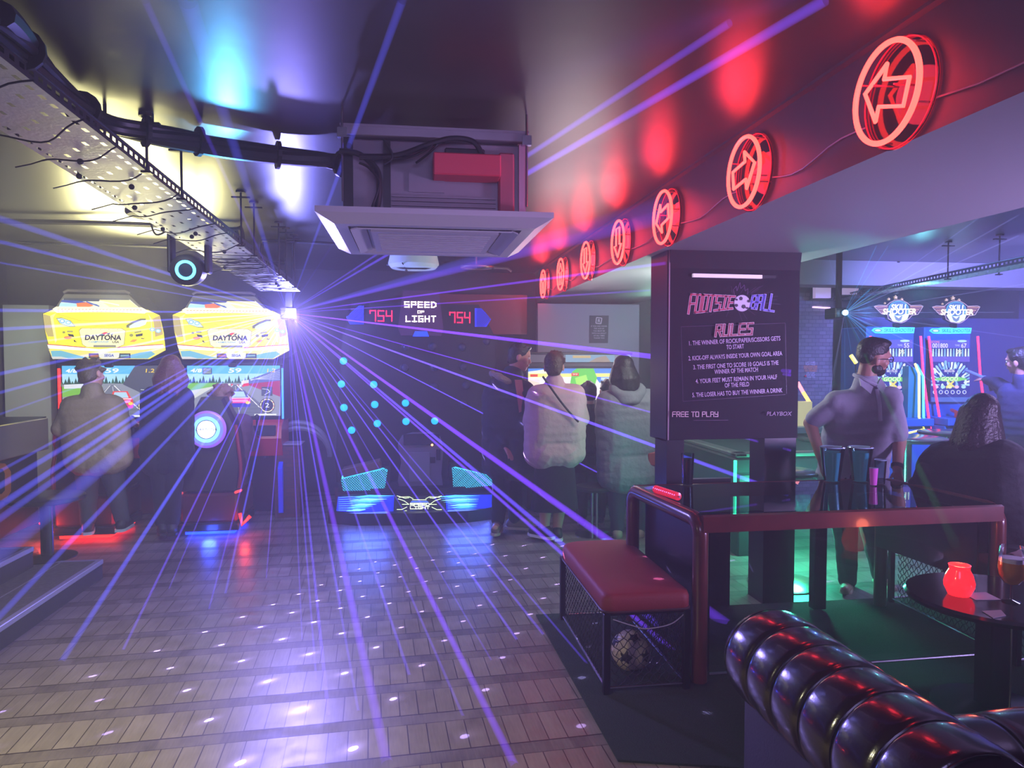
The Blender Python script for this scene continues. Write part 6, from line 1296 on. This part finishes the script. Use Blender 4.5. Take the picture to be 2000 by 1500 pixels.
# man in a fur-hooded coat, profile
J = pj(6.28, H=(1014, 697, 0), N=(1000, 738, 0), sL=(968, 762, .05), sR=(1022, 764, -.05), eL=(958, 826, .05), eR=(1024, 830, -.12), wL=(985, 868, -.1), wR=(1052, 822, -.05), hL=(982, 872), hR=(1008, 872), kL=(978, 950), kR=(1004, 952, .05), aL=(972, 1020), aR=(1006, 1015, .1), tL=(966, 1020, -.17), tR=(1030, 1015, .06))
t, bd, (H, f, r, u) = person('man in a long dark coat with fur-trimmed hood, face turned to the woman in pink', J, (1, -.12, -.06), hair='short', hmat=m_hair_d, top=M('coat_navy', '262838', .85, bump=.2, bscale=40), bot=m_darkc, shoes=(M('shoe_worn', '6a5a52', .6), M('sole_pale', 'a89c94', .6)), hem=.16, puff=.025)
b = MB()
for i in range(30):
    a = PI * .15 + PI * 1.5 * i / 29; c = J['N'] + V((-.08 + .10 * math.cos(a), .10 * math.sin(a), -.01 - .05 * math.cos(a))); b.sphere(c, random.uniform(.024, .036), 8, 6)
fuse('fur_hood', b, M('fur_pale', 'a89a90', 1, bump=1, bscale=80), t, .009, 1, .02)
b = MB(); b.prism([PY(1006, 742, 6.12), PY(1020, 742, 6.12), PY(1026, 800, 6.10), PY(1014, 806, 6.10)], (0, .04, 0)); b.build('shirt_front', M('shirt_rose', 'b0606c', .7), t)
# woman in the pale pink jacket
J = pj(6.0, H=(1082, 716, .02), N=(1083, 752, 0), sL=(1050, 772), sR=(1122, 770), eL=(1036, 822, .03), eR=(1136, 818, .05), wL=(1056, 838, .3), wR=(1120, 832, .3), hL=(1066, 880), hR=(1100, 880), kL=(1066, 965), kR=(1095, 965), aL=(1064, 1032), aR=(1088, 1034, .02), tL=(1052, 1032, .05), tR=(1084, 1034, .17))
t, bd, hf = person('woman in a pale pink jacket and black skirt with a bag strap, seen from behind', J, (.25, 1, .05), hair='short', hmat=m_hair_b, top=M('jacket_pink', 'c4a0a4', .75, bump=.25, bscale=30), bot=m_darkc, shoes=sh_b, skirt=(PY(1085, 872, 6).z, PY(1085, 995, 6).z, .16, .205), tw=1.12, hem=.02, puff=.012)
def strap(pts, r, Y):
    return smooth_path([PY(x, y, Y) for x, y in pts], 5)
MB().tube(strap([(1060, 735), (1072, 752), (1098, 788), (1122, 816), (1130, 824)], .01, 5.835), .009, 6).build('bag_strap', m_black, t, True)
# person in grey parka
J = pj(6.05, H=(1217, 722, 0), N=(1222, 762, 0), sL=(1188, 786), sR=(1262, 782), eL=(1180, 840, .1), eR=(1272, 846, -.02), wL=(1196, 852, .4), wR=(1240, 858, .35), hL=(1208, 905), hR=(1250, 905), kL=(1205, 985), kR=(1250, 985), aL=(1206, 1035), aR=(1248, 1035), tL=(1206, 1035, .17), tR=(1248, 1035, .17))
t, bd, hf = person('person with long dark hair in a grey hooded parka near the rules board', J, (-.5, 1, 0), hair='bob', hmat=m_hair_d, top=M('parka_grey', '74767e', .8, bump=.35, bscale=26), bot=m_jean, shoes=sh_t, tw=1.15, hem=.1, puff=.03)
b = MB()
for i in range(16): a = -PI * .1 + PI * 1.2 * i / 15; capsule(b, J['N'] + V((.12 * math.cos(a), -.05 - .07 * math.sin(a), .0 - .05 * math.sin(a))), J['N'] + V((.09 * math.cos(a), -.06 - .08 * math.sin(a), -.09)), .05, .04)
fuse('hood', b, M('parka_grey'), t, .011, 4, .02)
cb_ = PY(1270, 893, 5.95); bg = thing('handbag', 'red handbag hanging beside the grey parka', 'bag', cb_ - V((0, 0, .09)))
b = MB(); b.box(cb_ + V((-.06, -.05, -.09)), cb_ + V((.06, .05, .07)), .03); b.build('bag_body', M('bag_red', '8a2430', .5), bg, True); MB().tube([cb_ + V((-.045, 0, .06)), cb_ + V((-.02, 0, .2)), cb_ + V((.0, 0, .3)), cb_ + V((.03, 0, .2)), cb_ + V((.045, 0, .06))], .008).build('handle', m_black, bg, True)
# two children
for lb, x, y, hm in (('smaller dark-haired child on the left of two at the cartoon screen', 1150, 768, 0), ('dark-haired child on the right of two at the cartoon screen', 1186, 764, .02)):
    J = pj(6.55, H=(x, y, 0), N=(x, y + 30, 0), sL=(x - 24, y + 42), sR=(x + 24, y + 42), eL=(x - 30, y + 88, .05), eR=(x + 30, y + 88, .05), wL=(x - 18, y + 92, .28), wR=(x + 18, y + 92, .28), hL=(x - 13, y + 132), hR=(x + 13, y + 132), kL=(x - 14, y + 195), kR=(x + 14, y + 195), aL=(x - 14, 1008), aR=(x + 14, 1008), tL=(x - 14, 1008, .15), tR=(x + 14, 1008, .15))
    person(lb, J, (0, 1, 0), hair='short', top=m_darkc, bot=m_darkc, shoes=sh_d, s=.86, hem=.03)
# leaning man with glasses
YP = 4.22
J = pj(YP, H=(1704, 697, -.06), N=(1690, 748, -.02), sR=(1634, 787, .02), sL=(1738, 778, -.03), eR=(1582, 826, .12), wR=(1603, 893, -.02), eL=(1757, 862, -.02), wL=(1752, 916, -.10), hR=(1640, 925, .22), hL=(1688, 925, .22), kR=(1652, 1050, .22), kL=(1705, 1045, .25), aR=(1655, 1138, .25), aL=(1722, 1130, .30), tR=(1648, 1138, .05), tL=(1745, 1130, .15))
J['dL'] = V((.02, -.25, -1)); J['nL'] = V((0, -1, .2)); J['dR'] = V((.2, -.35, -1)); J['nR'] = V((0, -1, .2))
t, bd, (H, f, r, u) = person('man with glasses and short beard in a pale polo shirt leaning on the glass table', J, (1, -.10, -.08), skin=M('skin_tan', 'a87868', .5), hair='fade', hmat=m_hair_d, top=M('polo_pale', '9a96a8', .8, bump=.15, bscale=40), bot=m_darkc, shoes=(M('shoe_cream', 'a89a80', .6), m_whites), tw=1.06, hem=.03, sleeve='short', collar=M('polo_collar', 'b0acc0', .7))
b = MB(); ellip(b, H + f * .052 - u * .082, (.050, .052, .040), r, f, u); ellip(b, H + f * .02 - u * .066 + r * .046, (.024, .042, .034), r, f, u); ellip(b, H + f * .02 - u * .066 - r * .046, (.024, .042, .034), r, f, u)
capsule(b, H + f * .098 - u * .05 + r * .02, H + f * .098 - u * .05 - r * .02, .009, .009); fuse('beard', b, m_hair_d, t, .007, 3)
gl = MB()
for k in (-1, 1):
    c = H + f * .104 + r * k * .034 + u * .004; gl.tube([c + (r * math.cos(a) * .026 + u * math.sin(a) * .019) for a in [2 * PI * i / 18 for i in range(18)]], .0028, 6, True); gl.tube([c + r * k * .026, H + f * .05 + r * k * .084 + u * .008, H - f * .01 + r * k * .086 + u * .002], .003, 6)
gl.tube([H + f * .106 + r * .009 + u * .006, H + f * .106 - r * .009 + u * .006], .0028, 6); gl.build('glasses', m_black, t, True)
b = MB(); p0, p1 = J['N'] + V((.012, -.10, -.035)), mid(J['sL'], J['sR']) + V((.03, -.13, -.12)); b.tube([p0, mid(p0, p1) + V((0, -.01, 0)), p1], .012, 6); b.build('shirt_placket', M('polo_collar'), t, True)
for k in (-1, 1):
    q = J['N'] + V((0, -.085, .0)); MB().prism([q + V((k * .012, -.012, -.02)), q + V((k * .075, .035, .035)), q + V((k * .085, .0, -.015)), q + V((k * .040, -.03, -.065))], (0, .012, 0)).build('collar_flap', M('polo_collar'), t)
wc = mid(J['eL'], J['wL'], .9); dd = (J['wL'] - J['eL']).normalized(); MB().cyl(wc - dd * .012, wc + dd * .012, .037, n=18).build('wristwatch', m_black, t)
# woman seated on the right bench
YS = 3.62
J = pj(YS, H=(1912, 812, .02), N=(1902, 872, .0), sL=(1852, 905, .12), sR=(1948, 902, -.10), eL=(1822, 972, .22), eR=(1962, 968, -.04), wL=(1852, 1000, .34), wR=(1945, 992, .18), hL=(1880, 1012, .06), hR=(1935, 1012, -.04), kL=(1900, 1000, .48), kR=(1965, 1000, .42), aL=(1900, 1130, .55), aR=(1962, 1130, .5), tL=(1905, 1130, .74), tR=(1970, 1130, .68))
t, bd, hf = person('woman with long dark hair in a black jacket seated on the right bench, back turned', J, (.25, 1, .05), hair='long', hmat=M('hair_darkbrown', '1c1014', .4, bump=.5, bscale=60), top=M('jacket_black', '100f16', .75, bump=.3, bscale=26), bot=m_darkc, shoes=sh_d, tw=1.15, hem=.02, puff=.035)
b = MB()
for q in ((-.2, .02, -.1), (-.24, .05, -.22), (-.16, -.04, -.2), (-.2, 0, -.3)): ellip(b, J['sL'] + V((q[0] * .45, q[1], q[2] * .8)), (.10, .10, .11), V((1, 0, 0)), V((0, 1, 0)), V((0, 0, 1)))
fuse('bunched_coat', b, M('jacket_black'), t, .012, 4, .03)
# person with the toy gun at the right edge
J = pj(5.9, H=(1990, 705, 0), N=(1996, 742, 0), sL=(1972, 764, .1), sR=(2030, 766, -.1), eL=(1948, 748, .3), eR=(1990, 800, .05), wL=(1925, 742, .55), wR=(1938, 748, .5), hL=(1985, 872), hR=(2020, 872), kL=(1985, 960), kR=(2020, 960), aL=(1985, 1040), aR=(2020, 1040), tL=(1970, 1040, .1), tR=(2005, 1040, .1))
person('person at the right edge aiming a toy gun at the shooting cabinets', J, (-.45, 1, 0), hair='short', top=M('shirt_dark_blue', '2a2c50', .8, bump=.1, bscale=60), bot=m_darkc, shoes=sh_d)
c = PY(1922, 738, 6.5); tg = thing('toy_gun', 'pale blue toy gun held out toward the right shooting cabinet', 'toy gun', c)
d = (PY(1893, 726, 6.7) - c).normalized(); MB().cyl(c, c + d * .26, .017, n=12).build('barrel', M('gun_blue', '7890c0', .3), tg); MB().cyl(c, c - d * .12, .026, n=12).build('receiver', M('gun_blue'), tg); MB().cyl(c - d * .06, c - d * .10 + V((0, 0, -.1)), .016, n=10).build('grip', m_black, tg)
# ------------------------------------------------------------------ laser projectors and their beams in the haze
def projector(label, c, aim):
    t = thing('laser_projector', label, 'laser', c + V((0, 0, -.05))); d = V(aim).normalized()
    b = MB(); b.box(c + V((-.07, .015, -.05)), c + V((.07, .2, .05)), .008); b.build('housing', m_black, t)
    MB().cyl(c + V((0, .02, 0)), c + V((0, .002, 0)), .022, n=16).build('aperture', M('aperture_dark', '202028', .2), t)
    return t
bm1 = [beam_mat('beam_violet_%d' % i, c, 1.0) for i, c in enumerate(('6a4cff', '7a3cff', '5a5cff'))]
lp = projector('violet laser projector at the end of the cable tray, fanning beams over the floor', LASER, (0, -1, 0))
MB().box(LASER + V((-.03, .05, .05)), V((LASER.x + .03, LASER.y + .11, CZ))).build('mount_bracket', m_black, lp)
MB().sphere(LASER + V((0, -.025, 0)), .022, 16, 10).build('lens', M('laser_core', 'ffffff', .3, emit='e0d0ff', es=8), lp, True)
def fl(x, y): return PZ(x, y, 0)
B = []   # (end point, radius at the end, strength, tone)
def add(p, r, k=1.0, tone=0): B.append((p, r, k, tone))
# up
add(PZ(283, 0, CZ - .02), .012, .45); add(PZ(366, 0, CZ - .02), .028, .8, 2); add(PZ(786, 0, CZ - .02), .014, .8, 2); add(PZ(668, 450, CZ - .4), .008, .4)
add(PZ(1425, 45, CZ - .02), .014, .6); add(PZ(1612, 0, CZ - .02), .018, .8); add(PX(1320, 404, 1.50), .085, .30, 2); add(PX(1290, 425, 1.50), .05, .25, 1); add(PX(1300, 514, 1.50), .012, .5, 1); add(PX(1270, 567, 1.50), .008, .35, 1)
# right
for x, y, r, k in ((1545, 726, .016, .8), (1545, 733, .010, .6), (1545, 880, .009, .4), (1540, 966, .016, .9)): add(PY(x, y, 4.22), r, k, 1 if y < 900 else 0)
add(fl(1395, 1040), .010, .5); add(fl(1420, 1219), .034, .85, 1); add(fl(1330, 1258), .022, .7); add(fl(1318, 1272), .012, .5, 1); add(fl(1300, 1262), .010, .4)
# down
for x, y, r, k, tn in ((756, 1492, .024, .75, 1), (642, 1400, .010, .55, 0), (800, 1320, .010, .5, 0), (1006, 1496, .018, .75, 1), (1010, 1250, .009, .6, 0), (1062, 1240, .009, .5, 0), (700, 1390, .008, .35, 0), (905, 1400, .008, .35, 0), (960, 1290, .006, .3, 0), (1150, 1300, .007, .35, 0),
                       (618, 1330, .007, .4, 0), (590, 1250, .006, .3, 0), (120, 1292, .018, .6, 2), (240, 1270, .009, .45, 0), (440, 1160, .010, .45, 2), (408, 1190, .007, .4, 0), (330, 1150, .006, .35, 0), (520, 1130, .006, .35, 0), (665, 1180, .006, .4, 0)): add(fl(x, y), r, k, tn)
# left
for x, y, Y, r, k in ((0, 427, 3.6, .020, .55), (0, 472, 3.8, .013, .5), (0, 513, 4.4, .008, .3), (0, 606, 4.0, .012, .6), (0, 643, 4.0, .012, .6), (0, 676, 4.2, .008, .3), (0, 730, 3.8, .012, .6), (0, 767, 3.8, .010, .5), (0, 809, 3.8, .007, .3), (0, 949, 3.6, .018, .65), (0, 987, 3.6, .020, .7), (0, 920, 3.7, .010, .4), (20, 1062, 3.4, .050, .60), (-10, 1020, 3.5, .020, .5), (60, 1140, 3.4, .016, .5)):
    p = PY(x, y, Y); add(LASER + (p - LASER) * 1.12, r, k, 2)
for p, r, k, tn in B:
    b = MB(); s0 = LASER + V((0, -.02, 0)); L = (p - s0).length
    N_ = 10; prev = s0; r_prev = .0035; kf = k * 1.45
    for i in range(N_):
        u0, u1 = (i / N_) ** 1.4, ((i + 1) / N_) ** 1.4; ra, rb_ = .0035 + (r - .0035) * u0, .0035 + (r - .0035) * u1
        fa, fb = (kf * (1.25 - .95 * u ** 1.5) * (.45 + .55 * min(1, .012 / (.0035 + (r - .0035) * u))) for u in (u0, u1))
        b.cyl(s0 + (p - s0) * u0, s0 + (p - s0) * u1, ra, rb_, n=12, cap=False, fade=(fa, fb))
    o = b.build('beam', bm1[tn], lp, 'all')
bm2 = [beam_mat('beam_cyan', '40b0ff', 1.0), beam_mat('beam_green', '50e070', 1.0), beam_mat('beam_pale', '9090e0', 1.0)]
lp2 = projector('blue laser projector under the right cable tray beside the shooting cabinets', LASER2, (0, -1, 0))
MB().box(LASER2 + V((-.02, .06, .05)), V((LASER2.x + .02, LASER2.y + .1, CZ))).build('mount_bracket', m_black, lp2)
MB().sphere(LASER2 + V((0, -.03, 0)), .026, 16, 10).build('lens', M('laser_core_blue', 'ffffff', .3, emit='90d0ff', es=10), lp2, True)
B2 = [(PY(1865, 1062, 1.6), .013, .75, 1), (PY(1612, 480, 4.8), .006, .3, 2), (PY(1712, 480, 5.4), .006, .4, 0), (PY(1735, 480, 5.2), .005, .35, 0), (PY(1560, 618, 5.6), .005, .25, 2), (PY(1608, 830, 5.2), .006, .3, 2), (PY(1625, 760, 5.4), .004, .2, 2), (PY(1650, 760, 5.4), .004, .2, 0), (PY(1668, 720, 5.6), .004, .25, 0), (PY(1850, 700, 5.2), .006, .35, 2), (PY(2000, 890, 4.0), .008, .3, 2), (PY(1990, 460, 4.4), .007, .35, 2), (PY(1990, 420, 4.2), .006, .3, 2), (PY(1920, 420, 4.4), .006, .3, 2), (PY(2000, 555, 4.4), .006, .3, 2), (PY(1980, 610, 4.6), .005, .3, 2), (PY(2000, 660, 4.6), .005, .25, 2), (PY(1850, 500, 4.8), .006, .35, 1), (PY(1700, 700, 5.4), .005, .4, 0), (PY(1740, 720, 5.4), .005, .35, 0)]
for i in range(9): B2.append((PY(1705, 560 + i * 13, 5.75), .009, .55, 0))
for p, r, k, tn in B2:
    b = MB(); s0 = LASER2 + V((0, -.02, 0))
    for i in range(6):
        u0, u1 = i / 6, (i + 1) / 6; q_ = 1.15 if tn == 1 else .7; fa, fb = k * (1.2 - q_ * u0), k * (1.2 - q_ * u1)
        if i == 5 and tn == 0 and r == .009: fb = 0
        b.cyl(s0 + (p - s0) * u0, s0 + (p - s0) * u1, .003 + (r - .003) * u0, .003 + (r - .003) * u1, n=10, cap=False, fade=(fa, fb))
    b.build('beam', bm2[tn], lp2, 'all')
# ------------------------------------------------------------------ haze
hz = MB().box((-6.5, -2.5, -.3), (9.5, 9.9, 3.2)); m = bpy.data.materials.new('stage_haze'); m.use_nodes = True; nt = m.node_tree; nt.nodes.clear()
o_ = nt.nodes.new('ShaderNodeOutputMaterial'); vs = nt.nodes.new('ShaderNodeVolumeScatter'); vs.inputs['Density'].default_value = .032; vs.inputs['Anisotropy'].default_value = .35; vs.inputs['Color'].default_value = (.95, .95, 1, 1)
nt.links.new(vs.outputs[0], o_.inputs['Volume'])
o = hz.build('haze', m); o['kind'] = 'stuff'; o['label'] = 'thin bluish stage haze filling the whole room'; o['category'] = 'haze'

# grating in the violet laser: a lattice of narrow rays (i, j whole numbers) that lands as dots of light
dl = lamp('laser_dot_grating', 'POINT', (-1.06, 6.43, 1.98), (.46, .34, 1), 9000, .002); l = dl.data; l.use_nodes = True; nt = l.node_tree; em = nt.nodes['Emission']
tc = nt.nodes.new('ShaderNodeTexCoord'); K = nt.links.new
def mth(op, a, b_=None):
    n = nt.nodes.new('ShaderNodeMath'); n.operation = op
    for i, q in enumerate((a, b_)):
        if q is None: continue
        if isinstance(q, (int, float)): n.inputs[i].default_value = q
        else: K(q, n.inputs[i])
    return n.outputs[0]
def lattice(co, lo, hi):
    d_ = nt.nodes.new('ShaderNodeVectorMath'); d_.operation = 'DOT_PRODUCT'; K(tc.outputs['Normal'], d_.inputs[0]); d_.inputs[1].default_value = co[:3]
    v = mth('ADD', d_.outputs['Value'], co[3]); fr_ = mth('SUBTRACT', v, mth('ROUND', v))
    return mth('MULTIPLY', fr_, fr_), mth('MULTIPLY', mth('GREATER_THAN', v, lo - .4), mth('LESS_THAN', v, hi + .4))
ia, ma = lattice((-1.412287, 12.517996, -16.233346, 3.230503), -1, 12); ib, mb_ = lattice((10.450678, -6.610419, 8.732734, -2.564438), -4, 6)
sz_ = nt.nodes.new('ShaderNodeSeparateXYZ'); K(tc.outputs['Normal'], sz_.inputs[0]); down = mth('LESS_THAN', sz_.outputs['Z'], -.3)
r2 = mth('ADD', ia, ib); core = mth('LESS_THAN', r2, .0016); halo = mth('MULTIPLY', mth('POWER', 2.718, mth('MULTIPLY', r2, -130)), .085)
K(mth('MULTIPLY', mth('ADD', core, halo), mth('MULTIPLY', mth('MULTIPLY', ma, mb_), down)), em.inputs['Strength'])
